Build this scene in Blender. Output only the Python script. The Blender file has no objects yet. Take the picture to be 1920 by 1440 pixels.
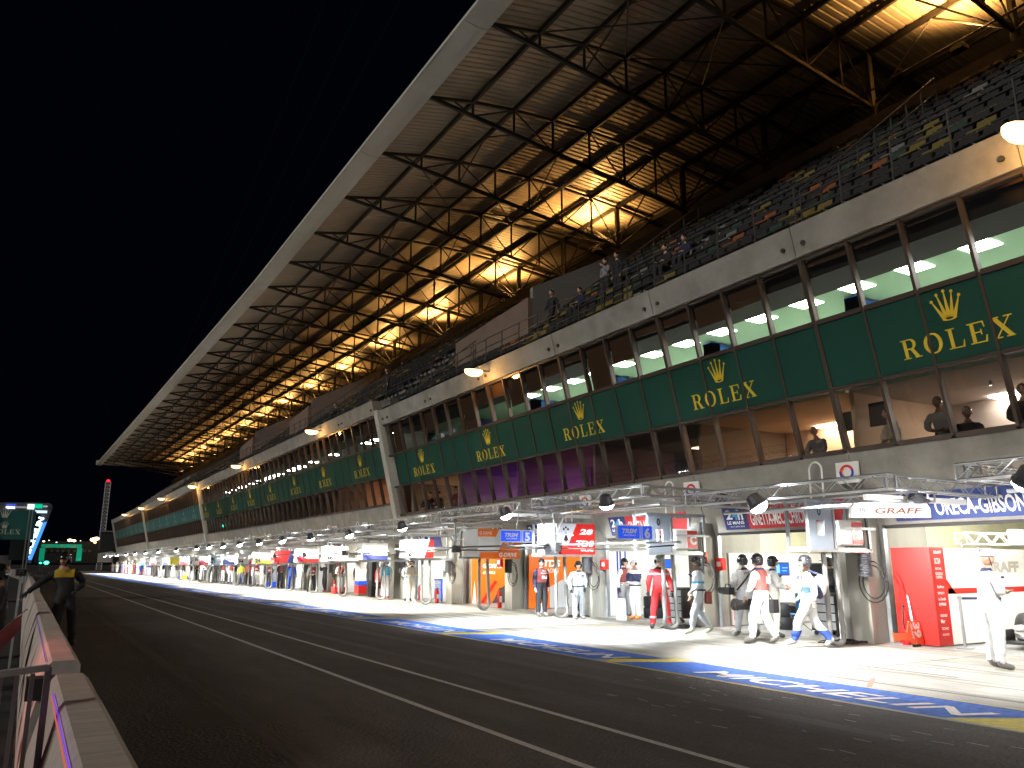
import bpy, bmesh, math, random
from mathutils import Vector, Matrix
random.seed(7)
R_ = math.radians
S = bpy.context.scene
COL = S.collection
# ------------------------------------------------------------ camera
CAM_H = 1.62
cam = bpy.data.cameras.new("camera"); camo = bpy.data.objects.new("camera", cam); COL.objects.link(camo)
cam.sensor_width = 36.0; cam.lens = 36.0*1500/1920
cam.clip_start = 0.05; cam.clip_end = 3000
PITCH, YAW = R_(12.662), R_(30.732)
camo.location = (0, 0, CAM_H); camo.rotation_euler = (R_(90)+PITCH, 0, -YAW)
S.camera = camo
# ------------------------------------------------------------ night sky, faint glow of the far floodlights
W = bpy.data.worlds.new("World"); S.world = W; W.use_nodes = True
bg = W.node_tree.nodes["Background"]
bg.inputs[0].default_value = (0.10, 0.12, 0.30, 1); bg.inputs[1].default_value = 0.006
sun = bpy.data.lights.new("trackside_fill", 'SUN'); sun.energy = 1.25; sun.angle = R_(12); sun.color = (1.0, .96, .88)  # low fill from the left, added in place of track floodlights opposite
so = bpy.data.objects.new("trackside_fill", sun); COL.objects.link(so)
so.rotation_euler = Vector((-0.90, -0.28, 0.36)).to_track_quat('Z', 'Y').to_euler()
S.view_settings.view_transform = 'Standard'; S.view_settings.look = 'None'
S.view_settings.exposure = 0.0; S.view_settings.gamma = 1.0
try:
    S.cycles.use_denoising = True; S.cycles.max_bounces = 6; S.cycles.transparent_max_bounces = 12
    S.cycles.diffuse_bounces = 3; S.cycles.glossy_bounces = 2; S.cycles.sample_clamp_indirect = 20
    S.cycles.caustics_reflective = False; S.cycles.caustics_refractive = False
except Exception: pass

# ------------------------------------------------------------ helpers
def at(px, py, Y):
    "point of the photograph's sight line px,py at distance Y along the pit lane"
    F = Vector((math.sin(YAW)*math.cos(PITCH), math.cos(YAW)*math.cos(PITCH), math.sin(PITCH)))
    Rt = Vector((math.cos(YAW), -math.sin(YAW), 0)); U = Rt.cross(F)
    r = (px-960)/1500*Rt-(py-720)/1500*U+F
    return Vector((0, 0, CAM_H))+r*(Y/r.y)
MATS = {}
def mat(name, col, rough=.6, metal=0., noise=0., scale=8., bump=0., emit=None, es=1., dark=None, stretch=None, clear=0., spec=None):
    if name in MATS: return MATS[name]
    m = bpy.data.materials.new(name); m.use_nodes = True; MATS[name] = m
    nt = m.node_tree; b = nt.nodes["Principled BSDF"]
    b.inputs["Base Color"].default_value = (*col, 1); b.inputs["Roughness"].default_value = rough
    b.inputs["Metallic"].default_value = metal
    if spec is not None: b.inputs['Specular IOR Level'].default_value = spec
    if clear: b.inputs["Coat Weight"].default_value = clear
    if emit:
        b.inputs["Emission Color"].default_value = (*emit, 1); b.inputs["Emission Strength"].default_value = es
    if noise or bump:
        tc = nt.nodes.new('ShaderNodeTexCoord'); src = tc.outputs['Object']
        if stretch:
            mp = nt.nodes.new('ShaderNodeMapping'); mp.inputs['Scale'].default_value = stretch
            nt.links.new(src, mp.inputs[0]); src = mp.outputs[0]
        n = nt.nodes.new('ShaderNodeTexNoise'); n.inputs['Scale'].default_value = scale; n.inputs['Detail'].default_value = 8
        n.inputs['Roughness'].default_value = .65
        nt.links.new(src, n.inputs['Vector'])
        if noise:
            r = nt.nodes.new('ShaderNodeValToRGB'); r.color_ramp.elements[0].position = .3; r.color_ramp.elements[1].position = .7
            d = dark or tuple(c*(1-noise) for c in col)
            r.color_ramp.elements[0].color = (*d, 1); r.color_ramp.elements[1].color = (*[min(1, c*(1+noise*.4)) for c in col], 1)
            nt.links.new(n.outputs[0], r.inputs[0]); nt.links.new(r.outputs[0], b.inputs["Base Color"])
        if bump:
            bp = nt.nodes.new('ShaderNodeBump'); bp.inputs['Strength'].default_value = bump; bp.inputs['Distance'].default_value = .02
            nt.links.new(n.outputs[0], bp.inputs['Height']); nt.links.new(bp.outputs[0], b.inputs['Normal'])
    return m
def emis(name, col, s):
    if name in MATS: return MATS[name]
    m = bpy.data.materials.new(name); m.use_nodes = True; MATS[name] = m
    nt = m.node_tree; nt.nodes.remove(nt.nodes["Principled BSDF"])
    e = nt.nodes.new('ShaderNodeEmission'); e.inputs[0].default_value = (*col, 1); e.inputs[1].default_value = s
    nt.links.new(e.outputs[0], nt.nodes["Material Output"].inputs[0]); return m
def glass(name, tint, gl=.10):
    m = bpy.data.materials.new(name); m.use_nodes = True; MATS[name] = m
    nt = m.node_tree; nt.nodes.remove(nt.nodes["Principled BSDF"])
    t = nt.nodes.new('ShaderNodeBsdfTransparent'); t.inputs[0].default_value = (*tint, 1)
    g = nt.nodes.new('ShaderNodeBsdfGlossy'); g.inputs['Roughness'].default_value = .03; g.inputs[0].default_value = (.9, .9, .9, 1)
    f = nt.nodes.new('ShaderNodeFresnel'); f.inputs[0].default_value = 1.5
    a = nt.nodes.new('ShaderNodeMath'); a.operation = 'ADD'; a.inputs[1].default_value = gl
    mx = nt.nodes.new('ShaderNodeMixShader')
    nt.links.new(f.outputs[0], a.inputs[0]); nt.links.new(a.outputs[0], mx.inputs[0])
    nt.links.new(t.outputs[0], mx.inputs[1]); nt.links.new(g.outputs[0], mx.inputs[2])
    nt.links.new(mx.outputs[0], nt.nodes["Material Output"].inputs[0]); return m

ORG = {}
def tag(o, label=None, cat=None, group=None, kind=None):
    if label: o['label'] = label
    if cat: o['category'] = cat
    if group: o['group'] = group
    if kind: o['kind'] = kind
    return o
def thing(name, label, cat, loc=(0, 0, 0), rz=0., group=None):
    o = bpy.data.objects.new(name, None); COL.objects.link(o); o.empty_display_size = .2
    o.location = loc; o.rotation_euler = (0, 0, rz); ORG[o.name] = Vector(loc)
    return tag(o, label, cat, group)
class MB:
    "collects shapes, builds them as one mesh object"
    def __init__(s): s.v = []; s.f = []; s.m = []; s.cm = 0
    def add(s, vs, fs, M=None):
        n = len(s.v)
        s.v += [tuple(M @ Vector(v)) if M else tuple(v) for v in vs]
        s.f += [tuple(i+n for i in f) for f in fs]; s.m += [s.cm]*len(fs); return s
    def mi(s, i): s.cm = i; return s
    def box(s, x0, x1, y0, y1, z0, z1, M=None):
        return s.add([(x, y, z) for x in (x0, x1) for y in (y0, y1) for z in (z0, z1)],
            [(0, 1, 3, 2), (4, 6, 7, 5), (0, 4, 5, 1), (2, 3, 7, 6), (0, 2, 6, 4), (1, 5, 7, 3)], M)
    def cb(s, c, d, M=None):
        return s.box(c[0]-d[0]/2, c[0]+d[0]/2, c[1]-d[1]/2, c[1]+d[1]/2, c[2]-d[2]/2, c[2]+d[2]/2, M)
    def hexa(s, lo, hi):
        "8-corner block: lower and upper rings of 4 points"
        return s.add(list(lo)+list(hi), [(3, 2, 1, 0), (4, 5, 6, 7)]+[(i, (i+1) % 4, 4+(i+1) % 4, 4+i) for i in range(4)])
    def quad(s, a, b, c, d): return s.add([a, b, c, d], [(0, 1, 2, 3)])
    def tube(s, pts, r, n=6, cap=True, r2=None):
        pts = [Vector(p) for p in pts]; rings = []; prev = None
        for i, p in enumerate(pts):
            d = (pts[min(i+1, len(pts)-1)]-pts[max(i-1, 0)])
            if d.length < 1e-6: d = Vector((0, 0, 1))
            d.normalize()
            if prev is None:
                u = d.cross(Vector((0, 0, 1)))
                if u.length < .05: u = d.cross(Vector((0, 1, 0)))
            else: u = prev-d*prev.dot(d)
            u.normalize(); prev = u; w = d.cross(u)
            rr = r if r2 is None else r+(r2-r)*i/(len(pts)-1)
            if isinstance(r, (list, tuple)): rr = r[i]
            rings.append([p+u*math.cos(2*math.pi*(k+.5)/n)*rr+w*math.sin(2*math.pi*(k+.5)/n)*rr for k in range(n)])
        vs = [v for g in rings for v in g]; fs = []
        for i in range(len(rings)-1):
            for k in range(n): fs.append((i*n+k, i*n+(k+1) % n, (i+1)*n+(k+1) % n, (i+1)*n+k))
        if cap: fs += [tuple(range(n-1, -1, -1)), tuple(range((len(rings)-1)*n, len(rings)*n))]
        return s.add(vs, fs)
    def bar(s, a, b, w, h=None): # square bar
        h = h or w; a = Vector(a); b = Vector(b); d = (b-a).normalized()
        u = d.cross(Vector((0, 0, 1)));
        if u.length < .05: u = Vector((1, 0, 0))-d*d.x
        u.normalize(); t = u.cross(d)
        c = lambda p: [p+u*w/2+t*h/2, p-u*w/2+t*h/2, p-u*w/2-t*h/2, p+u*w/2-t*h/2]
        return s.hexa(c(a), c(b))
    def ell(s, c, r, nu=12, nv=8, M=None, v0=0., v1=1.):
        vs = []; fs = []
        for j in range(nv+1):
            th = math.pi*(v0+(v1-v0)*j/nv)
            for i in range(nu):
                ph = 2*math.pi*i/nu
                vs.append((c[0]+r[0]*math.sin(th)*math.cos(ph), c[1]+r[1]*math.sin(th)*math.sin(ph), c[2]+r[2]*math.cos(th)))
        for j in range(nv):
            for i in range(nu): fs.append((j*nu+i, (j+1)*nu+i, (j+1)*nu+(i+1) % nu, j*nu+(i+1) % nu))
        return s.add(vs, fs, M)
    def lathe(s, prof, c=(0, 0, 0), n=14, axis='z', M=None):
        vs = []; fs = []
        for r, h in prof:
            for i in range(n):
                a = 2*math.pi*i/n; x, y = r*math.cos(a), r*math.sin(a)
                p = {'z': (x, y, h), 'x': (h, x, y), 'y': (x, h, y)}[axis]
                vs.append((c[0]+p[0], c[1]+p[1], c[2]+p[2]))
        for j in range(len(prof)-1):
            for i in range(n): fs.append((j*n+i, j*n+(i+1) % n, (j+1)*n+(i+1) % n, (j+1)*n+i))
        fs += [tuple(range(n-1, -1, -1)), tuple(range((len(prof)-1)*n, len(prof)*n))]
        return s.add(vs, fs, M)
    def prism(s, poly, o, u, v, t):
        "polygon (2-D points) laid at origin o with axes u,v, thickness vector t"
        o, u, v, t = Vector(o), Vector(u), Vector(v), Vector(t); n = len(poly)
        a = [o+u*p[0]+v*p[1] for p in poly]; b = [p+t for p in a]
        return s.add(a+b, [tuple(range(n-1, -1, -1)), tuple(range(n, 2*n))]+[(i, (i+1) % n, n+(i+1) % n, n+i) for i in range(n)])
    def build(s, name, m=None, parent=None, smooth=False, loc=None, world=True):
        me = bpy.data.meshes.new(name)
        off = Vector((0, 0, 0))
        if parent is not None and world:
            r = parent
            while r.parent: r = r.parent
            off = ORG.get(r.name, off)
        me.from_pydata([tuple(Vector(v)-off) for v in s.v] if off.length else s.v, [], s.f)
        ms = m if isinstance(m, (list, tuple)) else [m]
        for k in ms:
            if k: me.materials.append(k)
        if len(ms) > 1: me.polygons.foreach_set('material_index', s.m)
        if smooth: me.polygons.foreach_set('use_smooth', [True]*len(me.polygons))
        me.update()
        o = bpy.data.objects.new(name, me); COL.objects.link(o)
        if parent is not None: o.parent = parent
        if loc is not None: o.location = loc
        return o
def recalc(o):
    bm = bmesh.new(); bm.from_mesh(o.data); bmesh.ops.recalc_face_normals(bm, faces=bm.faces); bm.to_mesh(o.data); bm.free(); return o
def kids(o): return [c for c in bpy.data.objects if c.parent == o]
def tree(o): return (o, [tree(c) for c in kids(o)])
def dup(t, loc=None, rz=None, parent=None):
    o, ch = t; c = o.copy(); COL.objects.link(c)
    if parent is not None: c.parent = parent
    if loc is not None: c.location = loc; ORG[c.name] = Vector(loc)
    if rz is not None: c.rotation_euler = (0, 0, rz)
    for k in ch: dup(k, parent=c)
    return c
TXT = {}
def text_polys(body, bold=0., shear=0., sx=1.):
    key = (body, bold, shear, sx)
    if key in TXT: return TXT[key]
    cu = bpy.data.curves.new("t", 'FONT'); cu.body = body; cu.size = 1; cu.offset = bold; cu.shear = shear
    cu.resolution_u = 3
    ob = bpy.data.objects.new("t", cu); me = bpy.data.meshes.new_from_object(ob)
    vs = [(v.co.x*sx, v.co.y) for v in me.vertices]; fs = [tuple(p.vertices) for p in me.polygons]
    bpy.data.objects.remove(ob); bpy.data.curves.remove(cu); bpy.data.meshes.remove(me)
    w0 = min(v[0] for v in vs); w1 = max(v[0] for v in vs); h = max(v[1] for v in vs)
    TXT[key] = (vs, fs, w0, w1, h); return TXT[key]
def text_into(mb, body, o, u, v, height=None, width=None, bold=0., shear=0., align='l', cap=None):
    "flat lettering: o lower-left corner, u reading direction, v up; height is cap height"
    vs, fs, w0, w1, h = text_polys(body, bold, shear)
    o, u, v = Vector(o), Vector(u).normalized(), Vector(v).normalized()
    hh = height/(cap or .73) if height else None
    sx = (width/(w1-w0)) if width else hh
    sy = hh or sx
    sh = {'l': 0, 'c': .5, 'r': 1}[align]*(w1-w0)
    return mb.add([o+u*(a-w0-sh)*sx+v*b*sy for a, b in vs], fs)
def text(body, name, m, parent, o, u, v, height=None, width=None, **k):
    return text_into(MB(), body, o, u, v, height, width, **k).build(name, m, parent)
def add_light(kind, name, parent, loc, energy, color=(1, 1, 1), target=None, spot=120, blend=.6, size=.1):
    l = bpy.data.lights.new(name, kind); l.energy = energy; l.color = color
    if kind == 'SPOT': l.spot_size = R_(spot); l.spot_blend = blend
    if kind != 'SUN': l.shadow_soft_size = size
    o = bpy.data.objects.new(name, l); COL.objects.link(o)
    off = Vector((0, 0, 0))
    if parent is not None: o.parent = parent; off = ORG.get(parent.name, off)
    o.location = Vector(loc)-off
    if target is not None: o.rotation_euler = (Vector(loc)-Vector(target)).to_track_quat('Z', 'Y').to_euler()
    return o
def lerp(t, x):
    for (a, b), (c, d) in zip(t, t[1:]):
        if x <= c: return b+(d-b)*(x-a)/(c-a)
    return t[-1][1]
ORD = ['first', 'second', 'third', 'fourth', 'fifth', 'sixth', 'seventh', 'eighth', 'ninth', 'tenth', 'eleventh', 'twelfth', 'thirteenth', 'fourteenth', 'fifteenth', 'sixteenth', 'seventeenth', 'eighteenth', 'nineteenth', 'twentieth']
def ordn(i):
    if i < 20: return ORD[i]
    t = {2: 'twenty', 3: 'thirty', 4: 'forty'}[(i+1)//10]; r = (i+1) % 10
    return t+'-'+ORD[r-1] if r else {2: 'twentieth', 3: 'thirtieth', 4: 'fortieth'}[(i+1)//10]

# ------------------------------------------------------------ materials
concrete = mat('concrete', (.30, .285, .25), .85, noise=.35, scale=1.3, bump=.25)
concrete_pier = mat('pier_concrete', (.33, .32, .28), .8, noise=.22, scale=1.1, bump=.2, stretch=(1, 1, .35))
apron_m = None
asphalt = mat('asphalt', (.10, .088, .080), .9, spec=.25, noise=.35, scale=90., bump=.8)
steel = mat('galvanised_steel', (.42, .44, .46), .45, .7, noise=.2, scale=5)
alu = mat('aluminium', (.50, .51, .53), .32, .85)
darksteel = mat('dark_steel', (.045, .042, .04), .6, .2)
roofsteel = mat('roof_steel', (.040, .036, .030), .6, .1, noise=.3, scale=3)
black = mat('black_rubber', (.012, .012, .013), .55)
white = mat('white_paint', (.80, .80, .78), .4)
redp = mat('red_paint', (.62, .02, .015), .35, clear=.3)
frame_m = mat('bronze_window_frame', (.085, .062, .050), .45, .35)
gold = mat('gold_lettering', (.72, .52, .04), .5)
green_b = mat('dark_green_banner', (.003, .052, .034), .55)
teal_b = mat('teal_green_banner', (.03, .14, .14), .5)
gls = glass('window_glass', (.72, .67, .62), .07)
# ------------------------------------------------------------ ground
def ground_mat():
    m = mat('apron_concrete', (.36, .345, .30), .75, noise=.3, scale=2.2, bump=.35, dark=(.20, .19, .165), stretch=(1, .35, 1))
    nt = m.node_tree; b = nt.nodes['Principled BSDF']
    col = b.inputs['Base Color'].links[0].from_socket
    tc = nt.nodes.new('ShaderNodeTexCoord')
    sp = nt.nodes.new('ShaderNodeTexNoise'); sp.inputs['Scale'].default_value = 60; sp.inputs['Detail'].default_value = 4
    r2 = nt.nodes.new('ShaderNodeValToRGB'); r2.color_ramp.elements[0].position = .35; r2.color_ramp.elements[1].position = .55
    r2.color_ramp.elements[0].color = (.55, .55, .55, 1)
    mp = nt.nodes.new('ShaderNodeMapping'); mp.inputs['Scale'].default_value = (2.6, .12, 1)
    n3 = nt.nodes.new('ShaderNodeTexNoise'); n3.inputs['Scale'].default_value = 1.7; n3.inputs['Detail'].default_value = 9
    r3 = nt.nodes.new('ShaderNodeValToRGB'); r3.color_ramp.elements[0].position = .36; r3.color_ramp.elements[1].position = .47
    r3.color_ramp.elements[0].color = (.35, .34, .33, 1)
    m1 = nt.nodes.new('ShaderNodeMixRGB'); m1.blend_type = 'MULTIPLY'; m1.inputs[0].default_value = .8
    m2 = nt.nodes.new('ShaderNodeMixRGB'); m2.blend_type = 'MULTIPLY'; m2.inputs[0].default_value = .75
    nt.links.new(tc.outputs['Object'], sp.inputs['Vector']); nt.links.new(tc.outputs['Object'], mp.inputs[0]); nt.links.new(mp.outputs[0], n3.inputs['Vector'])
    nt.links.new(sp.outputs[0], r2.inputs[0]); nt.links.new(n3.outputs[0], r3.inputs[0])
    nt.links.new(col, m1.inputs[1]); nt.links.new(r2.outputs[0], m1.inputs[2])
    nt.links.new(m1.outputs[0], m2.inputs[1]); nt.links.new(r3.outputs[0], m2.inputs[2]); nt.links.new(m2.outputs[0], b.inputs['Base Color'])
    return m
apron_m = ground_mat()
def lane_mat():
    m = asphalt; nt = m.node_tree; b = nt.nodes['Principled BSDF']
    tc = nt.nodes.new('ShaderNodeTexCoord'); v = nt.nodes.new('ShaderNodeTexVoronoi'); v.inputs['Scale'].default_value = 34
    r = nt.nodes.new('ShaderNodeValToRGB'); r.color_ramp.elements[0].position = .0; r.color_ramp.elements[0].color = (.60, .56, .52, 1)
    r.color_ramp.elements[1].position = .17; r.color_ramp.elements[1].color = (.095, .084, .076, 1)
    mx = nt.nodes.new('ShaderNodeMixRGB'); mx.inputs[0].default_value = .6
    col = b.inputs['Base Color'].links[0].from_socket
    nt.links.new(tc.outputs['Object'], v.inputs['Vector']); nt.links.new(v.outputs['Distance'], r.inputs[0])
    big = nt.nodes.new('ShaderNodeTexNoise'); big.inputs['Scale'].default_value = .55; big.inputs['Detail'].default_value = 7; big.inputs['Roughness'].default_value = .7
    mp = nt.nodes.new('ShaderNodeMapping'); mp.inputs['Scale'].default_value = (1.6, .35, 1); rb_ = nt.nodes.new('ShaderNodeValToRGB')
    rb_.color_ramp.elements[0].position = .35; rb_.color_ramp.elements[0].color = (.62, .60, .58, 1); rb_.color_ramp.elements[1].position = .62
    ml = nt.nodes.new('ShaderNodeMixRGB'); ml.blend_type = 'MULTIPLY'; ml.inputs[0].default_value = 1
    nt.links.new(tc.outputs['Object'], mp.inputs[0]); nt.links.new(mp.outputs[0], big.inputs['Vector']); nt.links.new(big.outputs[0], rb_.inputs[0])
    nt.links.new(col, mx.inputs[1]); nt.links.new(r.outputs[0], mx.inputs[2]); nt.links.new(mx.outputs[0], ml.inputs[1]); nt.links.new(rb_.outputs[0], ml.inputs[2]); nt.links.new(ml.outputs[0], b.inputs['Base Color'])
    v2 = nt.nodes.new('ShaderNodeTexVoronoi'); v2.inputs['Scale'].default_value = 26; bp = nt.nodes.new('ShaderNodeBump'); bp.inputs['Strength'].default_value = 1.; bp.inputs['Distance'].default_value = .02
    nt.links.new(tc.outputs['Object'], v2.inputs['Vector']); nt.links.new(v2.outputs['Distance'], bp.inputs['Height']); nt.links.new(bp.outputs[0], b.inputs['Normal'])
lane_mat()
tag(MB().quad((-600, -60, -.02), (700, -60, -.02), (700, 1500, -.02), (-600, 1500, -.02)).build('ground', mat('dark_ground', (.03, .03, .028), .9, noise=.3)), kind='structure')
tag(MB().quad((.1, -12, 0), (8.6, -12, 0), (8.6, 215, 0), (.1, 215, 0)).build('pit_lane_road', asphalt), kind='structure')
tag(MB().quad((8.6, -12, .001), (15.5, -12, .001), (15.5, 215, .001), (8.6, 215, .001)).build('pit_apron', apron_m), kind='structure')
tag(MB().quad((15.5, -8, .004), (23.6, -8, .004), (23.6, 175, .004), (15.5, 175, .004)).build('garage_floor', mat('garage_floor_paint', (.30, .30, .30), .35, noise=.15)), kind='structure')
wl = mat('worn_white_line', (.50, .49, .46), .7, noise=.4, scale=30, dark=(.22, .21, .2))
yl = mat('yellow_line_paint', (.62, .50, .06), .8, spec=.2, noise=.3, scale=12, dark=(.35, .3, .08))
bl = mat('blue_ground_paint', (.045, .15, .56), .85, spec=.15, noise=.3, scale=9, dark=(.02, .06, .26))
def strip(name, x0, x1, y0, y1, z, m): return tag(MB().quad((x0, y0, z), (x1, y0, z), (x1, y1, z), (x0, y1, z)).build(name, m), kind='structure')
def bent_line(pts, w):
    m_ = MB()
    for (ya, xa), (yb, xb) in zip(pts, pts[1:]): m_.quad((xa-w/2, ya, .004), (xa+w/2, ya, .004), (xb+w/2, yb, .004), (xb-w/2, yb, .004))
    tag(m_.build('white_lane_line', wl), kind='structure')
bent_line([(-8, 4.08), (6, 4.13), (22, 4.22), (66, 4.30), (190, 4.3)], .085)
bent_line([(-8, 5.14), (5, 5.20), (28, 5.38), (66, 5.46), (190, 5.46)], .085)
def soft_patch(name, x0, x1, y0, y1, z, m): strip(name, x0, x1, y0, y1, z, m)
dk = mat('older_asphalt_patch', (.085, .075, .068), .9, spec=.25, noise=.4, scale=60, bump=.5)
rb = mat('rubber_streak', (.072, .063, .057), .85, noise=.6, scale=3, stretch=(8, .3, 1))
for n_, (x0, x1, y0, y1) in enumerate([(5.9, 6.15, 8, 46), (7.2, 7.42, 5, 60), (2.1, 2.3, 6, 40)]): strip('rubber_streak', x0, x1, y0, y1, .0022, rb)
for n_, (x0, x1, y0, y1) in enumerate([(6.2, 7.9, 13.5, 15.2), (1.6, 3.1, 9.0, 10.4), (5.7, 8.3, 33, 37)]): strip('asphalt_patch', x0, x1, y0, y1, .0014, dk)
scf = MB(); rr = random.Random(5)
for i in range(46):
    x = rr.uniform(6.2, 8.4); y = rr.uniform(3.2, 9.5); L_ = rr.uniform(.05, .22); a_ = rr.uniform(-.03, .03)
    scf.quad((x, y, .003), (x+rr.uniform(.008, .02), y, .003), (x+a_+.015, y+L_, .003), (x+a_, y+L_, .003))
tag(scf.build('white_scuffs', mat('scuff_white', (.35, .34, .32), .8)), kind='structure')

strip('white_working_line', 14.3, 14.39, -8, 170, .005, wl)
strip('yellow_working_line', 13.55, 13.60, 17, 60, .005, yl)
# the painted tyre-sponsor strip: blue lengths parted by yellow wedges
wht = mat('white_ground_paint', (.68, .68, .66), .6, noise=.35, scale=20, dark=(.4, .4, .4))
band_b, band_y, band_t, edge_y = MB(), MB(), MB(), MB()
y = 5.0
while y < 150:
    L = 6.35
    band_b.quad((8.68, y+.55, .005), (9.85, y-.2, .005), (9.85, y+L-.75, .005), (8.68, y+L, .005))
    band_y.quad((8.60, y+L+.05, .005), (9.85, y+L-.72, .005), (9.95, y+L-.25, .005), (9.2, y+L+.5, .005))
    edge_y.quad((8.60, y+2.2, .006), (8.66, y+2.2, .006), (8.66, y+L, .006), (8.60, y+L, .006))
    edge_y.quad((9.86, y, .006), (9.90, y, .006), (9.90, y+L-.7, .006), (9.86, y+L-.7, .006))
    if y < 62: text_into(band_t, 'MICHELIN', (8.93, y+4.65, .010), (0, -1, 0), (1, 0, 0), height=.50, width=4.35, bold=.012, shear=.28)
    y += L
band_y.quad((8.60, 3.6, .005), (9.9, 2.2, .005), (9.85, 4.78, .005), (8.68, 5.48, .005))
tag(band_b.build('blue_painted_strip', bl), kind='structure'); tag(band_y.build('yellow_painted_wedges', yl), kind='structure')
tag(edge_y.build('yellow_strip_edging', yl), kind='structure'); tag(band_t.build('white_ground_lettering', wht), kind='structure')
skid = MB(); rr = random.Random(3)
for i in range(9):
    x = rr.uniform(10.2, 12.6); y0 = rr.uniform(5, 40); L = rr.uniform(1.5, 5)
    skid.quad((x, y0, .0045), (x+.10, y0, .0045), (x+.12+rr.uniform(-.2, .2), y0+L, .0045), (x+.05+rr.uniform(-.2, .2), y0+L, .0045))
tag(skid.build('tyre_marks', mat('tyre_rubber_stain', (.10, .095, .09), .7, noise=.5, scale=6)), kind='structure')
tag(MB().quad((9.9, 7.35, .006), (9.95, 7.3, .006), (10.75, 7.8, .006), (10.7, 7.85, .006)).build('faded_red_ground_mark', mat('faded_red_paint', (.5, .12, .09), .7)), kind='structure')
jm = mat('joint_dark', (.06, .06, .055), .9)
jt = MB()
for yy in [8.6+4.91*k for k in range(-2, 26)]: jt.quad((10.05, yy, .0038), (15.4, yy+.1, .0038), (15.4, yy+.13, .0038), (10.05, yy+.03, .0038))
jt.quad((12.6, -8, .0038), (12.63, -8, .0038), (12.63, 150, .0038), (12.6, 150, .0038))
tag(jt.build('apron_joints', jm), kind='structure')

# ------------------------------------------------------------ pit building
BAY = 4.91; WIN = BAY/4; P0 = 11.37
DZ = [(0, 2.45), (20, 2.42), (34, 2.31), (49, 2.16), (66, 2.05), (120, 1.95), (300, 1.95)]
SECS = [(-2, 5.2, lambda y: -.0056*(y-8), 0.), (5.2, 15, lambda y: .40, -.12), (15, 23.7, lambda y: .52, -.35), (23.7, 32.5, lambda y: .62, -.6)]
def fx_(z, dx=0.): return 15.4-.24*(z-4.1)+dx if z > 4.1 else 15.4+.28*(4.1-z)+dx
ZL = dict(wb=4.08, gb=5.45, gt=6.92, fb=8.40, ft=9.10)
banner_i = 0
blind_m = mat('brown_roller_blind', (.17, .105, .065), .7, noise=.3, scale=2, stretch=(1, 1, 40), bump=.4)
green_ceiling = mat('ceiling_tiles', (.40, .62, .42), .8)
blue_beam = mat('blue_painted_beam', (.02, .09, .33), .5)
bulk = mat('dark_bulkhead', (.03, .028, .026), .8)
panel_e = emis('ceiling_light_panel', (.95, 1, .97), 36)
white_serif = mat('pale_gold_outline', (.75, .70, .45), .5)
def serif(mb, ch, o, u, v, h):
    "hand-cut serif capitals, cap height h; returns advance"
    o = Vector(o); P = lambda pts: mb.add([o+u*x*h+v*y*h for x, y in pts], [tuple(range(len(pts)))])
    def rect(x0, y0, x1, y1): P([(x0, y0), (x1, y0), (x1, y1), (x0, y1)])
    def arc(cx, cy, ro, rio, a0, a1, n=14, ry=1., riy=None):
        riy = ry*rio/ro if riy is None else riy
        for i in range(n):
            t0, t1 = a0+(a1-a0)*i/n, a0+(a1-a0)*(i+1)/n
            P([(cx+rio*math.cos(t0), cy+riy*math.sin(t0)), (cx+ro*math.cos(t0), cy+ry*math.sin(t0)), (cx+ro*math.cos(t1), cy+ry*math.sin(t1)), (cx+rio*math.cos(t1), cy+riy*math.sin(t1))])
    pi = math.pi
    if ch == 'R':
        rect(.12, 0, .30, 1); rect(0, 0, .42, .06); rect(0, .94, .5, 1); rect(.3, .46, .5, .53)
        arc(.5, .73, .30, .13, -pi/2, pi/2, ry=.27, riy=.20); P([(.42, .5), (.62, .5), (.88, .06), (.66, .06)]); rect(.62, 0, 1.0, .06); return 1.02
    if ch == 'O': arc(.48, .5, .48, .29, 0, 2*pi, 24, ry=.52, riy=.44); return 1.04
    if ch == 'L': rect(.12, 0, .30, 1); rect(0, .94, .44, 1); rect(0, 0, .78, .06); P([(.68, .06), (.78, .06), (.82, .34), (.77, .34)]); return .88
    if ch == 'E':
        rect(.12, 0, .30, 1); rect(0, .94, .78, 1); rect(0, 0, .80, .06); rect(.3, .48, .6, .54); rect(.56, .38, .62, .64)
        P([(.70, .94), (.78, .94), (.80, .70), (.75, .70)]); P([(.70, .06), (.80, .06), (.85, .32), (.79, .32)]); return .92
    if ch == 'X':
        P([(.06, .96), (.30, .96), (.92, .04), (.68, .04)]); P([(.82, .96), (.90, .96), (.20, .04), (.12, .04)])
        for x, yy in ((0, 0), (.56, 0), (0, .94), (.60, .94)): rect(x, yy, x+.40, yy+.06)
        return 1.02
def crown(mb, o, u, v, h):
    o = Vector(o); Pt = lambda x, y: o+u*x*h+v*y*h
    for i, (tx, ty) in enumerate([(-.46, .72), (-.25, .90), (0, .97), (.25, .90), (.46, .72)]):
        bx = (-.17+.085*i)
        mb.add([Pt(bx-.075, .10), Pt(bx+.075, .10), Pt(tx+.014, ty), Pt(tx-.014, ty)], [(0, 1, 2, 3)])
        mb.add([Pt(tx+.055*math.cos(a*math.pi/5), ty+.055*math.sin(a*math.pi/5)) for a in range(10)], [tuple(range(10))])
    n = 16 # ring base
    for i in range(n):
        a, b = 2*math.pi*i/n, 2*math.pi*(i+1)/n
        mb.add([Pt(.13*math.cos(a), .07+.035*math.sin(a)), Pt(.25*math.cos(a), .07+.075*math.sin(a)), Pt(.25*math.cos(b), .07+.075*math.sin(b)), Pt(.13*math.cos(b), .07+.035*math.sin(b))], [(0, 1, 2, 3)])

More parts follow.
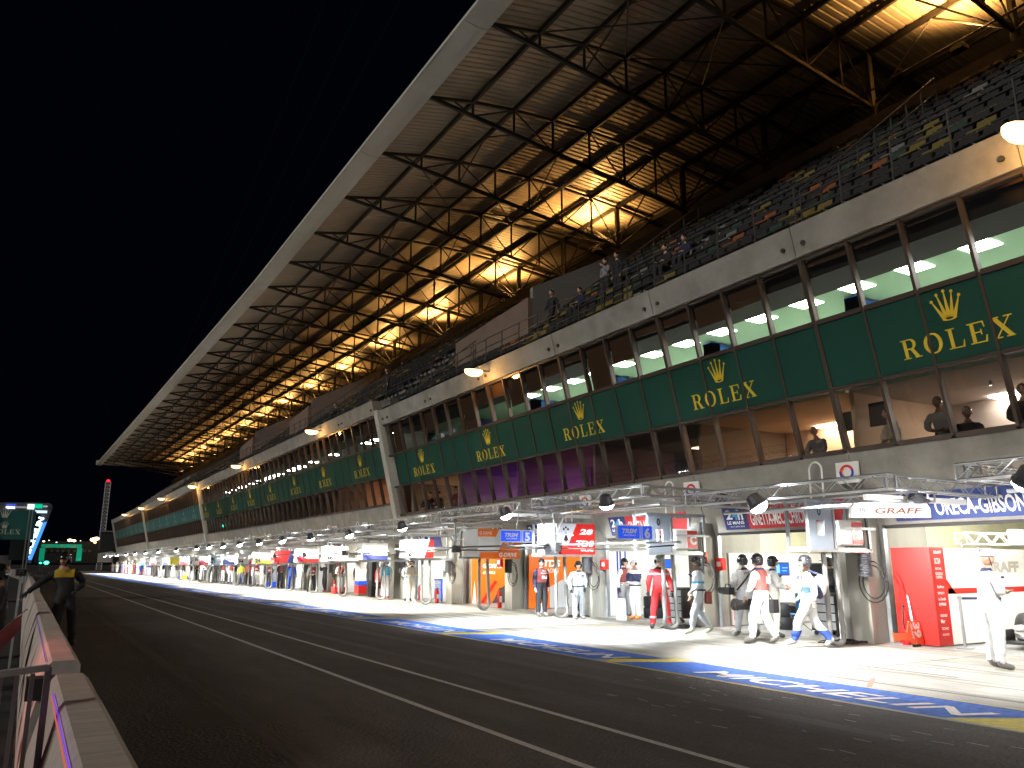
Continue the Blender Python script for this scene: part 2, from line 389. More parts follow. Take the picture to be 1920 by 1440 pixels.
def blind_of(w):
    d = {-5: .0, -4: .05, -3: .06, -2: .10, -1: .12, 0: .05, 1: .34, 2: .45, 3: .2, 4: .2, 5: .55, 6: 1., 7: .2, 8: .32, 9: .55, 10: .72, 11: .36, 12: .42, 13: 1., 14: .1, 15: .0, 16: .62, 17: .0, 18: .1, 19: 1.}
    if w in d: return d[w]
    return random.choice([0, 0, .1, .3, .3, .5, 1., 0]) if w < 80 else random.choice([.2, .6, 1.])
ROOM = {-2: ('plaster_white', (.52, .47, .43), 1.0), -1: ('plaster_white', (.52, .47, .43), 1.0), 0: ('plaster_cream', (.66, .50, .36), 1.0), 1: ('plaster_dark', (.20, .16, .13), .12),
        2: ('violet_lit_plaster', (.5, .3, .42), .35), 3: ('purple_lit_plaster', (.45, .22, .6), .45), 4: ('plaster_bright', (.75, .62, .48), .9)}  # violet and purple room light is put into these wall colours too
bld_lab = ['long grey concrete pit building, nearest length below the start of the seating', 'second length of the concrete pit building, beyond the tall white step post',
           'third length of the pit building, far down the lane with teal banner band', 'farthest length of the pit building before the dark gap']
BLD = []
for si, (b0, b1, zo, dx) in enumerate(SECS):
    y0 = P0+BAY*b0 if si == 0 else P0+BAY*b0; y1 = P0+BAY*b1
    B = thing('pit_building', bld_lab[si], 'building', (15.4, y0, 0)); BLD.append(B)
    Z = lambda k, y: ZL[k]+zo(y)
    def band(mb, za, zb, ya, yb, pr=0., th=.25):
        "panel following the lean between heights za,zb (functions of y)"
        lo = [(fx_(za(ya), dx)-pr, ya, za(ya)), (fx_(za(yb), dx)-pr, yb, za(yb)), (fx_(za(yb), dx)-pr+th, yb, za(yb)), (fx_(za(ya), dx)-pr+th, ya, za(ya))]
        hi = [(fx_(zb(ya), dx)-pr, ya, zb(ya)), (fx_(zb(yb), dx)-pr, yb, zb(yb)), (fx_(zb(yb), dx)-pr+th, yb, zb(yb)), (fx_(zb(ya), dx)-pr+th, ya, zb(ya))]
        return mb.hexa(lo, hi)
    dzf = lambda y: lerp(DZ, y)
    # concrete apron wall under the windows, panel by panel
    y = y0
    nb = int(math.ceil((y1-y0)/BAY-.01))
    bays = [(y0+i*BAY, min(y0+(i+1)*BAY, y1)) for i in range(nb)]
    for ya, yb in bays:
        band(MB(), dzf, lambda q: Z('wb', q)-.05, ya+.012, yb-.012).build('wall_panel', concrete, B)
        if si < 2 or True:
            fp = band(MB(), lambda q: Z('fb', q)+.01, lambda q: Z('ft', q), ya+.012, yb-.012, pr=.12, th=.5)
            o = fp.build('fascia_beam', concrete, B)
            if ya < 45:
                for q in (ya+.28, yb-.28): MB().lathe([(.055, 0), (.055, .05)], (fx_(Z('fb', q)+.3, dx)-.17, q, Z('fb', q)+.25), 8, 'x').build('bolt', darksteel, o)
    # piers with the sloped splay the photo shows
    k = 0; y = y0
    for ya, yb in bays:
        pm = MB(); z1 = dzf(ya)+.25; yc = ya
        pm.box(15.4+dx, 17.6+dx, yc-.25, yc+.22, 0, z1).hexa([(15.35+dx, yc-.27, 0), (15.35+dx, yc+.24, 0), (15.45+dx, yc+.24, 0), (15.45+dx, yc-.27, 0)], [(15.35+dx, yc-.27, z1), (15.35+dx, yc+.24, z1), (15.45+dx, yc+.24, z1), (15.45+dx, yc-.27, z1)])
        pm.build('pier', concrete_pier, B)
        MB().box(15.86+dx, 15.98+dx, yc-.37, yc-.28, .0, dzf(yc)).build('door_rail', steel, B)
        if si < 2: MB().box(15.88+dx, 15.96+dx, yc+.24, yc+.32, .0, dzf(yc)).build('door_rail', darksteel, B)
        band(MB(), lambda q: dzf(q)-.07, lambda q: dzf(q)-.005, ya+.25, yb-.4, pr=-.02, th=.12).build('door_head', darksteel, B)
    # interior shells
    sh = MB(); gm = mat('garage_blockwork', (.62, .60, .42), .8, noise=.12, scale=2, bump=.2)
    sh.box(23.5, 23.7, y0, y1, 0, 3.9); o = sh.build('garage_back_wall', gm, B)
    for ya, yb in bays: MB().box(17.62+dx, 23.48, ya-.13, ya+.10, 0, 2.9).build('garage_partition', gm, B)
    MB().box(16.2+dx, 23.48, y0, y1, 2.92, 3.1).build('garage_ceiling', white, B)
    MB().box(15.8+dx, 24.4, y0+.05, y1-.05, 5.62+zo(y0), 5.80+zo(y0)).build('floor_slab', mat('office_floor', (.62, .64, .58), .6), B)
    MB().box(15.75+dx, 24.4, y0+.05, y1-.05, 3.72+zo(y0), 3.85+zo(y0)).build('floor_slab', mat('carpet', (.12, .09, .07), .9), B)
    MB().box(15.9+dx, 24.4, y0+.05, y1-.05, 8.04+zo(y0), 8.10+zo(y0)).build('office_ceiling', green_ceiling if si < 1 else mat('dim_ceiling', (.22, .24, .22), .8), B)
    MB().box(14.75+dx, 15.88+dx, y0+.05, y1-.05, 7.95+zo(y0), 8.3+zo(y0)).build('bulkhead', bulk, B)
    MB().box(22.5, 22.7, y0+.05, y1-.05, 5.82+zo(y0), 8.03+zo(y0)).build('office_back_wall', mat('office_wall', (.5, .6, .5), .8), B)
    # rooms behind the lower windows
    zz = zo((y0+y1)/2)
    for i, (ya, yb) in enumerate(bays):
        b = int(round((ya-P0)/BAY))
        if si == 0: nm, col, st = ROOM.get(b, ROOM[1])
        else:
            q = random.Random(b*7)
            nm, col, st = q.choice([('plaster_dark', (.20, .16, .13), .10), ('plaster_cream', (.62, .38, .20), .3), ('plaster_pink', (.42, .30, .26), .2), ('plaster_dark', (.20, .16, .13), .08)]) if b != 6 else ('plaster_peach', (.75, .5, .36), .9)
            if b == 5: nm, col, st = 'plaster_peach', (.75, .5, .36), 1.0
        pm = mat(nm, col, .8)
        MB().box(19.2, 19.35, ya+.06, yb-.06, 3.86+zz, 5.55+zz).build('room_back_wall', pm, B)
        MB().box(15.75+dx, 19.18, ya-.05, ya+.05, 3.86+zz, 5.55+zz).build('room_partition', pm, B)
        MB().box(15.62+dx, 19.18, ya+.06, yb-.06, 5.48+zz, 5.56+zz).build('room_ceiling', pm, B)
        ec = {'plaster_white': (1., .92, .84), 'purple_lit_plaster': (.55, .30, 1.), 'violet_lit_plaster': (.85, .5, .8)}.get(nm, (1., .78, .55))
        MB().box(18.75, 19.1, ya+1.4, yb-1.4, 5.44+zz, 5.46+zz).build('hidden_room_glow', emis('room_glow_'+nm+str(int(st*100)), ec, st*42.), B)  # unseen glowing strip added to light the room from its ceiling
    # office light panels + blue frames upstairs
    if si < 2:
        y = y0+.7
        while y < y1-1.4:
            if (si == 0 and y < 27) or (si == 1 and random.random() < .5):
                MB().box(16.0, 16.62, y, y+.62, 8.022+zo(y0)-.0, 8.034+zo(y0)).build('ceiling_light', panel_e, B)
                if si == 0 : MB().box(19.0, 19.62, y, y+.62, 8.022+zo(y0), 8.034+zo(y0)).build('ceiling_light', panel_e, B)
            y += 1.47
        for j, (ya, yb) in enumerate(bays):
            if j % 1 == 0 and si == 0:
                bm_ = MB(); zc = 8.0+zo(y0)
                bm_.box(16.75, 17.1, ya+.35, ya+.68, 5.82, zc).box(16.75, 22.4, ya+.35, ya+.68, zc-.42, zc-.02); bm_.build('blue_frame', blue_beam, B)
    # windows
    nw = int(round((y1-y0)/WIN)); w0 = int(round((y0-P0)/WIN))
    for i in range(nw):
        w = w0+i; ya, yb = y0+i*WIN, y0+(i+1)*WIN; thick = (w % 4 == 0)
        for row, (ka, kb) in enumerate((('wb', 'gb'), ('gt', 'fb'))):
            fa = lambda q: Z(ka, q); fb = lambda q: Z(kb, q)
            fr = MB(); tw = .085 if thick else .045
            band(fr, fa, fb, ya-tw/2*1.0, ya+tw/2+.02, pr=.05, th=.16)
            band(fr, lambda q: fa(q)-.05, lambda q: fa(q)+.05, ya+tw/2+.021, yb-.045, pr=.04, th=.14)
            band(fr, lambda q: fb(q)-.06, lambda q: fb(q)+.00, ya+tw/2+.021, yb-.045, pr=.04, th=.14)
            f = fr.build('window', frame_m, B)
            pn = MB(); z0f = lambda q: fa(q)+.05; z1f = lambda q: fb(q)-.06; o_ = .045
            a_ = (fx_(z0f(ya), dx)+o_, ya+.05, z0f(ya)); b_ = (fx_(z0f(yb), dx)+o_, yb-.05, z0f(yb))
            c_ = (fx_(z1f(yb), dx)+o_, yb-.05, z1f(yb)); d_ = (fx_(z1f(ya), dx)+o_, ya+.05, z1f(ya))
            if not (si == 0 and row == 0 and w in (19,)): pn.quad(a_, d_, c_, b_).build('pane', gls, f)
            if row == 1:
                v = blind_of(w)
                if v > .02:
                    z2 = fb(ya)-.06; z3 = z2-v*(z2-fa(ya)-.06)
                    bd = MB(); xx = lambda z: fx_(z, dx)+.13
                    sl = random.uniform(-.03, .03)
                    bd.hexa([(xx(z3), ya+.06, z3), (xx(z3), yb-.06, z3+sl), (xx(z3)+.015, yb-.06, z3+sl), (xx(z3)+.015, ya+.06, z3)],
                            [(xx(z2), ya+.06, z2), (xx(z2), yb-.06, z2), (xx(z2)+.015, yb-.06, z2), (xx(z2)+.015, ya+.06, z2)])
                    bd.build('blind', blind_m, f)
    # step post at the far end of each length
    pz = 9.1+zo(y1)+.05
    sp = MB(); ye = y1-.05
    sp.hexa([(fx_(2.9, dx)-.22, ye-.28, 2.9), (fx_(2.9, dx)-.22, ye+.18, 2.9), (fx_(2.9, dx)+.3, ye+.18, 2.9), (fx_(2.9, dx)+.3, ye-.28, 2.9)],
            [(fx_(4.1, dx)-.22, ye-.28, 4.1), (fx_(4.1, dx)-.22, ye+.18, 4.1), (fx_(4.1, dx)+.3, ye+.18, 4.1), (fx_(4.1, dx)+.3, ye-.28, 4.1)])
    sp.hexa([(fx_(4.1, dx)-.22, ye-.28, 4.1), (fx_(4.1, dx)-.22, ye+.18, 4.1), (fx_(4.1, dx)+.3, ye+.18, 4.1), (fx_(4.1, dx)+.3, ye-.28, 4.1)],
            [(fx_(pz, dx)-.22, ye-.28, pz), (fx_(pz, dx)-.22, ye+.18, pz), (fx_(pz, dx)+.3, ye+.18, pz), (fx_(pz, dx)+.3, ye-.28, pz)])
    sp.build('step_post', mat('pale_post', (.50, .49, .44), .8, noise=.15), B)
    # banners: green panels, one per five windows, crown and lettering
    per = 5*WIN; start = P0+WIN*(-4.05)-1.05 if si == 0 else y0+.3
    ys = []
    y = start
    while y < y1-.8:
        if y+per > y0+.5: ys.append((max(y, y0+.02), min(y+per, y1-.35)))
        y += per
    for (ya, yb) in ys:
        if yb-ya < .8: continue
        banner_i += 1
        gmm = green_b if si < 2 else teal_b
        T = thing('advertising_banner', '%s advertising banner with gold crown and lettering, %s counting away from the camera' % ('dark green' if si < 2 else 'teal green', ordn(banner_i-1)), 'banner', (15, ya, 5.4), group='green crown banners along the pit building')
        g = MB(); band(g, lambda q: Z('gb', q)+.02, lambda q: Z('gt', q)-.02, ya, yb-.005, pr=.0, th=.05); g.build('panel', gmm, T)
        rl = MB()
        q = math.ceil((ya-P0)/WIN-.01)
        while P0+q*WIN < yb-.02:
            yy = P0+q*WIN; tw = .05 if q % 4 == 0 else .03
            band(rl, lambda q_: Z('gb', q_)+.02, lambda q_: Z('gt', q_)-.02, yy-tw, yy+tw, pr=.03, th=.025); q += 1
        band(rl, lambda q_: Z('gt', q_)-.018, lambda q_: Z('gt', q_)-.002, ya, yb-.01, pr=.03, th=.04)
        if rl.v: rl.build('joint_strip', frame_m, T)
        if yb-ya > 4.5:
            gx = Vector((0, -1, 0)); zz_ = (Z('gb', ya)+Z('gt', ya))/2
            vv = Vector((-.24, 0, 1)).normalized(); yc = (ya+per*.50)
            xo = fx_(Z('gb', yc)+.25, dx)-.012
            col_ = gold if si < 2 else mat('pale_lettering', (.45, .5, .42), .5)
            for lay, (mm_, ex) in enumerate(((col_, 0.),)):
                lt = MB(); hh = .40; x = 0; adv = [1.02, 1.04, .88, .92, 1.02]
                gaps = .17; tot = (sum(adv)+gaps*4)*hh
                o = Vector((xo, yc+tot/2, Z('gb', yc)+.23))
                for ch, a in zip('ROLEX', adv):
                    serif(lt, ch, o+gx*x*hh, gx, vv, hh); x += a+gaps
                lt.build('lettering', mm_, T)
                cr = MB(); crown(cr, Vector((xo, yc, Z('gb', yc)+.23))+vv*.56, gx, vv, .60); cr.build('crown', mm_, T)
# ------------------------------------------------------------ seating stand
stand = thing('seating_terrace', 'dark stepped concrete terrace above the pit building windows', 'grandstand', (15, -2, 9))
def szo(y):
    for (b0, b1, zo, dx) in SECS:
        if y < P0+BAY*b1: return zo(y), dx
    return .6, -.6
terr = mat('terrace_concrete', (.20, .19, .175), .9, noise=.3, scale=1)
def row_pos(i): return 14.95+.80*i, 9.35+.65*i
for (b0, b1, zo, dx) in SECS:
    ya, yb = P0+BAY*b0, min(P0+BAY*b1, 165.9)
    for i in range(10):
        x, z = row_pos(i); z += zo((ya+yb)/2)
        MB().box(x+dx, x+.80+dx, ya, yb, z-.65 if i else z-.35, z).build('tread', terr, stand)
    x, z = row_pos(10); z += zo((ya+yb)/2)
    MB().box(x+dx, x+.25+dx, ya, yb, z-.65, z+.62).build('back_parapet', mat('pale_wall', (.24, .22, .21), .85, noise=.2), stand)
def seat_proto(col):
    mb = MB()
    mb.box(-.20, .20, -.21, .21, .40, .44).hexa([(.20, -.21, .60), (.20, .21, .60), (.23, .21, .60), (.23, -.21, .60)], [(.25, -.20, .80), (.25, .20, .80), (.28, .20, .80), (.28, -.20, .80)])
    mb.box(-.02, .04, -.04, .04, 0, .40)
    return mb
SC = [('yellow', (.17, .13, .035)), ('orange', (.24, .08, .03)), ('dark grey', (.030, .029, .030)), ('pale', (.16, .16, .15)), ('green', (.03, .06, .045))]
sm = {n: mat('seat_plastic_'+n.replace(' ', '_'), c, .5) for n, c in SC}
smesh = {}
rs = random.Random(11); ns = 0; far = MB(); cols_far = []
allseats = []
for i in range(10):
    x, z = row_pos(i)
    y = .5
    while y < 120:
        if 26.5 < y < 33.5 and i > 2 or (17.8 < y < 18.9): y += .5; continue
        allseats.append((i, x, y, z)); y += .5
allseats.sort(key=lambda s_: math.hypot(s_[1], s_[2]-9)+s_[0]*.2)
fm = [MB() for _ in SC]
for (i, x, y, z) in allseats:
    u = rs.random(); ci = 0 if u < .10 else 1 if u < .13 else 2 if u < .95 else 3 if u < .96 else 4
    zo_, dx = szo(y)
    if ns < 290 and y < 30:
        nme = SC[ci][0]
        if nme not in smesh:
            o = seat_proto(nme).build('stadium_seat', sm[nme]); smesh[nme] = o.data
        else: o = bpy.data.objects.new('stadium_seat', smesh[nme]); COL.objects.link(o)
        o.location = (x+.42+dx, y, z+zo_)
        tag(o, '%s plastic seat on the terrace steps above the pit building' % nme, 'seat', group='%s plastic seats on the terrace' % nme); ns += 1
    else:
        p = seat_proto(0); fm[ci].add(p.v, p.f, Matrix.Translation((x+.42+dx, y, z+zo_)))
ff = MB(); idx = []
for ci, m_ in enumerate(fm): ff.mi(ci).add(m_.v, m_.f)
tag(ff.build('stadium_seat_rows', [sm[n] for n, _ in SC]), 'mixed yellow, orange and dark plastic seats of the rest of the terrace', 'seats', kind='stuff')
# railings along the terrace edge, one per bay
rail_m = mat('railing_steel', (.10, .10, .10), .5, .5)
i = 0; yy = P0-2*BAY
while yy < 160:
    zo_, dx = szo(yy+1); zb = 9.12+zo_
    if yy < 110:
        T = thing('terrace_railing', 'dark tubular railing on the terrace edge, %s length counting away from the camera' % ordn(i), 'railing', (14.4, yy, zb), group='railings along the terrace edge')
    r = MB(); X = 14.35+dx
    for q in (0, 1, 2, 3):
        if yy < 110: MB().tube([(X, yy+q*BAY/4, zb), (X, yy+q*BAY/4, zb+1.05)], .022, 5).build('post', rail_m, T)
    for h in (.35, .7, 1.05): r.tube([(X, yy, zb+h), (X, yy+BAY, zb+h)], .02, 5)
    if yy < 110: r.build('rails', rail_m, T)
    if yy < 60:
        # second rail stepping up between the blocks
        if i % 2 == 0:
            st = MB()
            for s_ in range(0, 9):
                x, z = row_pos(s_); st.tube([(x+dx, yy+.3, z+zo_), (x+dx, yy+.3, z+zo_+1.0)], .02, 4)
            x0, z0 = row_pos(0); x1, z1 = row_pos(8)
            st.tube([(x0+dx, yy+.3, z0+zo_+1.), (x1+dx, yy+.3, z1+zo_+1.)], .022, 5).tube([(x0+dx, yy+.3, z0+zo_+.55), (x1+dx, yy+.3, z1+zo_+.55)], .018, 5)
            T2 = thing('stair_handrail', 'sloping stair handrail climbing the terrace, %s counting away from the camera' % ordn(i//2), 'handrail', (15, yy+.3, zb), group='handrails climbing the terrace'); st.build('rails', rail_m, T2)
    i += 1; yy += BAY
# stairwell walls that break the terrace
wall_b = mat('brown_grey_wall', (.22, .155, .12), .85, noise=.2, scale=1)
for n_, (ya, yb, lb) in enumerate([(26.8, 33.4, 'long sloping brown concrete wall of the terrace stairwell above the second lamp'), (57, 62, 'farther brown concrete stairwell wall on the terrace'), (74, 79, 'third brown concrete stairwell wall, far along the terrace')]):
    zo_, dx = szo(ya); T = thing('stairwell_wall', lb, 'wall', (17, ya, 10))
    m_ = MB(); X = 16.7+dx
    m_.hexa([(X, ya, 10.2+zo_), (X, yb, 10.2+zo_), (X+.25, yb, 10.2+zo_), (X+.25, ya, 10.2+zo_)], [(X, ya, 12.5+zo_), (X, yb, 12.1+zo_), (X+.25, yb, 12.1+zo_), (X+.25, ya, 12.5+zo_)])
    m_.build('wall', wall_b, T)
    m_ = MB().box(X+.25, X+5.5, ya, ya+.22, 10.2+zo_, 12.9+zo_); m_.hexa([(X+.25, ya, 12.9+zo_), (X+5.5, ya, 12.9+zo_), (X+5.5, ya+.22, 12.9+zo_), (X+.25, ya+.22, 12.9+zo_)], [(X+.25, ya, 13.0+zo_), (X+5.5, ya, 15.8+zo_), (X+5.5, ya+.22, 15.8+zo_), (X+.25, ya+.22, 13.0+zo_)])
    m_.build('side_wall', mat('pale_wall', (.34, .31, .30)), T)

# ------------------------------------------------------------ grandstand roof
roof = thing('grandstand_roof', 'long corrugated steel grandstand roof on dark open trusses, lit from below', 'roof', (11.3, 0, 19))
RZ = [(0, .10), (20, .05), (50, -.2), (100, 0.), (166, .45), (200, .6)]; RX = [(0, 0), (50, 0), (166, -1.1), (220, -1.6)]
NODES = [(11.34, 19.15), (13.3, 19.55), (15.2, 19.78), (17.1, 19.90), (19.0, 19.95), (20.9, 19.92), (22.7, 19.82), (24.35, 19.68), (26.6, 19.45), (29.0, 19.15)]
Y0R, Y1R = 1.0, 166.3
ysr = [Y0R+(Y1R-Y0R)*i/40 for i in range(41)]
def rdx(y): return lerp(RX, y)
def rdz(y): return lerp(RZ, y)
# corrugated sheet: ribs run across the roof
cm = mat('corrugated_roof_sheet', (.40, .33, .25), .5, .15, noise=.12, scale=.6)
sh = MB(); pit = .29; N = int((Y1R-Y0R)/pit)
prof = []
for j in range(N):
    y = Y0R+j*pit
    prof += [(y, 0), (y+.17, 0), (y+.20, .032), (y+.26, .032)]
prof.append((Y1R, 0))
nn = len(NODES); vs = []; fs = []
for (y, h) in prof:
    for (x, z) in NODES: vs.append((x+rdx(y), y, z+rdz(y)+.16+h))
for a in range(len(prof)-1):
    for b in range(nn-1): fs.append((a*nn+b, (a+1)*nn+b, (a+1)*nn+b+1, a*nn+b+1))
sh.add(vs, fs); sh.build('roof_sheet', cm, roof)
# front fascia box in 9.8 m lengths
yy = Y0R; fm_ = mat('grey_fascia_sheet', (.58, .58, .52), .5, .05, noise=.08, scale=1)
while yy < Y1R:
    ye = min(yy+9.79, Y1R); m_ = MB()
    sec = [(11.30, 18.95), (10.97, 18.93), (10.40, 19.02), (10.52, 19.35), (11.30, 19.75)]
    A = [(x+rdx(yy), yy+.01, z+rdz(yy)) for x, z in sec]; Bq = [(x+rdx(ye), ye-.01, z+rdz(ye)) for x, z in sec]; n = 5
    m_.add(A+Bq, [(0, 1, 2, 3, 4), (9, 8, 7, 6, 5)]+[(i, n+i, n+(i+1) % n, (i+1) % n) for i in range(n)]); m_.build('fascia_panel', fm_, roof); yy += 9.8
# trusses
def zch(x): return 19.19-.128*(x-11.34)
k = 0; y = 20.5-4*BAY
while y < Y1R:
    if y > Y0R:
        t = MB(); dx_, dz_ = rdx(y), rdz(y); n = 6 if y < 60 else 4
        low = [(x, zch(x)) for x, _ in NODES[:8]]; P = lambda q: (q[0]+dx_, y, q[1]+dz_)
        t.bar(P(low[0]), P(low[-1]), .12, .14)
        for a, b in zip(NODES[:8], NODES[1:8]): t.bar(P(a), P(b), .11, .12)
        for i in range(1, 8):
            r_ = .05 if i < 7 else .14
            t.tube([P(low[i]), P(NODES[i])], r_, n)
            if i < 7: t.tube([P(low[i] if i % 2 else low[i+1]), P(NODES[i+1] if i % 2 else NODES[i])], .035, n) if y < 120 else None
            if i == 1: t.tube([P(low[1]), P((12.3, 19.4))], .035, 4)
        t.bar(P(NODES[7]), P(NODES[9]), .15, .16).tube([P(low[7]), P(NODES[8])], .05, n)
        t.bar(P((24.35, 17.55)), P((24.35, 15.2)), .22)
        if k % 2 == 0 or y < 45: t.tube([P((24.35, 17.5)), P((25.9, 15.4))], .07, n)
        t.build('truss', roofsteel, roof)
        # raking braces in the lamp plane
        if y < 100:
            d = MB()
            d.tube([P(low[7]), (NODES[6][0]+dx_, y+BAY/2, NODES[6][1]+dz_)], .04, n).tube([P((24.35, 17.6)), (24.35+dx_, y+BAY/2, 19.6+dz_)], .04, n)
            d.tube([(24.35+dx_, y+BAY/2, 19.6+dz_), (24.35+dx_, y+BAY, 17.6+dz_)], .04, n)
            if k % 3 == 0:
                for i in (1, 3, 5): d.tube([P(low[i]), (NODES[i+2][0]+dx_, y+BAY, NODES[i+2][1]+dz_)], .032, n).tube([P(low[i+2]), (NODES[i][0]+dx_, y+BAY, NODES[i][1]+dz_)], .032, n)
            if k % 2 == 1:
                for i in (2, 4): d.tube([P(low[i]), (low[i][0]+dx_+.02, y+BAY*.5, NODES[i][1]+dz_)], .032, n).tube([(low[i][0]+dx_+.02, y+BAY*.5, NODES[i][1]+dz_), (low[i][0]+dx_, y+BAY, low[i][1]+dz_)], .032, n)
            d.build('bracing', roofsteel, roof)
    k += 1; y += BAY
for i, (x, z) in enumerate(NODES):
    if i in (0,): continue
    m_ = MB(); pts = [(x+rdx(y), y, z+rdz(y)+.02) for y in ysr]
    for a, b in zip(pts, pts[1:]): m_.bar(a, b, .10, .22)
    m_.build('purlin', roofsteel, roof)
for xs in (19.0, 23.6):
    m_ = MB(); pts = [(xs+rdx(y), y, zch(xs)+rdz(y)+.1) for y in ysr]; m_.tube(pts, .04, 5).build('tie_rod', roofsteel, roof)
m_ = MB().box(10.4+rdx(166), 29+rdx(166), 166.35, 166.5, 19.1+rdz(166), 19.9+rdz(166)); m_.build('end_fascia', fm_, roof)
# sodium floodlights shining up on the roof sheet
sod = (1.0, .60, .20)
ups = [11.5]+[31.1+9.78*i for i in range(14)]
for i, y in enumerate(ups):
    if y > 162: break
    zz = zch(24.4)+rdz(y)+.35; x = 24.2+rdx(y)
    T = thing('roof_uplight', 'sodium lamp under the corrugated roof, %s counting away from the camera' % ordn(i), 'lamp', (x, y, zz), group='sodium lamps under the grandstand roof')
    MB().cb((x, y+.8, zz), (.34, .42, .16)).build('housing', darksteel, T)
    MB().cb((x, y+.8, zz+.085), (.28, .36, .01)).build('lens', emis('sodium_lens', sod, 25), T)
    add_light('SPOT', 'lamp_light', T, (x, y+.8, zz+.12), 4300 if i else 5000, (1, .52, .15), (x-.6, y+.2, zz+2), 150, .9, .3)
# orange street lamps on arms along the fascia
for i in range(8):
    y = 6.1+19.64*i+(0 if i == 0 else -.25); zo_, dx = szo(y); x0 = fx_(8.75, dx)-.12; z = 8.75+zo_
    y_ = y; x = 13.5+dx; zl = 8.62+zo_
    T = thing('wall_lamp', 'glowing orange lamp on an arm above the windows, %s away from the camera' % ordn(i), 'lamp', (x0, y_, z), group='orange lamps along the pit building')
    MB().tube([(x0, y_, z), (x+.2, y_, zl+.12)], .03, 6).build('arm', darksteel, T)
    MB().ell((x, y_, zl+.06), (.35, .20, .10), 12, 6, v1=.5).build('housing', darksteel, T)
    MB().ell((x, y_, zl+.06), (.38, .22, .20), 12, 6, v0=.45).build('globe', emis('sodium_globe', (1., .60, .22), 7), T)
    add_light('POINT', 'lamp_light', T, (x, y_, zl-.30), 110, (1, .50, .14), size=.15)
# ------------------------------------------------------------ lighting gantries over the apron
def truss_mb(mb, a, b, s=.24, step=.30, r=.017, n=5, xb=True):
    a, b = Vector(a), Vector(b); d = (b-a); L = d.length; d.normalize(); u = d.cross(Vector((0, 0, 1))).normalized(); w = Vector((0, 0, 1))
    C4 = [u*s/2+w*s/2, -u*s/2+w*s/2, -u*s/2-w*s/2, u*s/2-w*s/2]
    for c in C4: mb.tube([a+c, b+c], r, n)
    m = max(2, int(L/step)); rr = r*.55
    for i in range(m):
        p, q = a+d*L*i/m, a+d*L*(i+1)/m
        for j in range(4):
            if not xb and j in (0, 2): continue
            c, e = (C4[j], C4[(j+1) % 4]) if i % 2 else (C4[(j+1) % 4], C4[j])
            mb.tube([p+c, q+e], rr, 3, cap=False)
    for p in (a, b):
        for j in range(4): mb.tube([p+C4[j], p+C4[(j+1) % 4]], r, n)
UN = [(2.3, 7.1, 3.0), (8.28, 13.1, 2.97), (14.57, 19.4, 3.3), (20.4, 25.3, 3.28), (26.05, 31.0, 3.2)]
y = 31.9
while y < 158: UN.append((y, y+4.6, 3.1)); y += 5.15
for i, (ya, yb, z) in enumerate(UN):
    dx = szo((ya+yb)/2)[1]; xf = 12.3+dx; near = ya < 45
    T = thing('lighting_gantry', 'aluminium lattice gantry over the pit apron, %s counting away from the camera' % ordn(i), 'gantry', (xf, ya, z), group='lattice gantries over the apron')
    n = 5 if near else 3; st = .30 if near else .55
    for (p, q, s_) in [((xf, ya, z), (xf, yb, z), .24), ((xf+.14, ya+.13, z), (15.5+dx, ya+.13, z-.02), .22), ((xf+.14, yb-.13, z), (15.5+dx, yb-.13, z-.02), .22), ((xf+1.55, ya+.3, z-.16), (xf+1.55, yb-.3, z-.16), .20)]:
        mb = MB(); truss_mb(mb, p, q, s_, st, .019 if near else .024, n, near); mb.build('lattice_beam', alu, T)
    if near:
        MB().tube([(xf+.7, ya+.3, z-.28), (xf+.7, yb-.3, z-.28)], .035, 8).build('tube', alu, T)
        MB().bar((xf+.1, ya+.6, z-.22), (15.4+dx, ya+.6, z-.2), .07, .1).build('cross_beam', white, T)
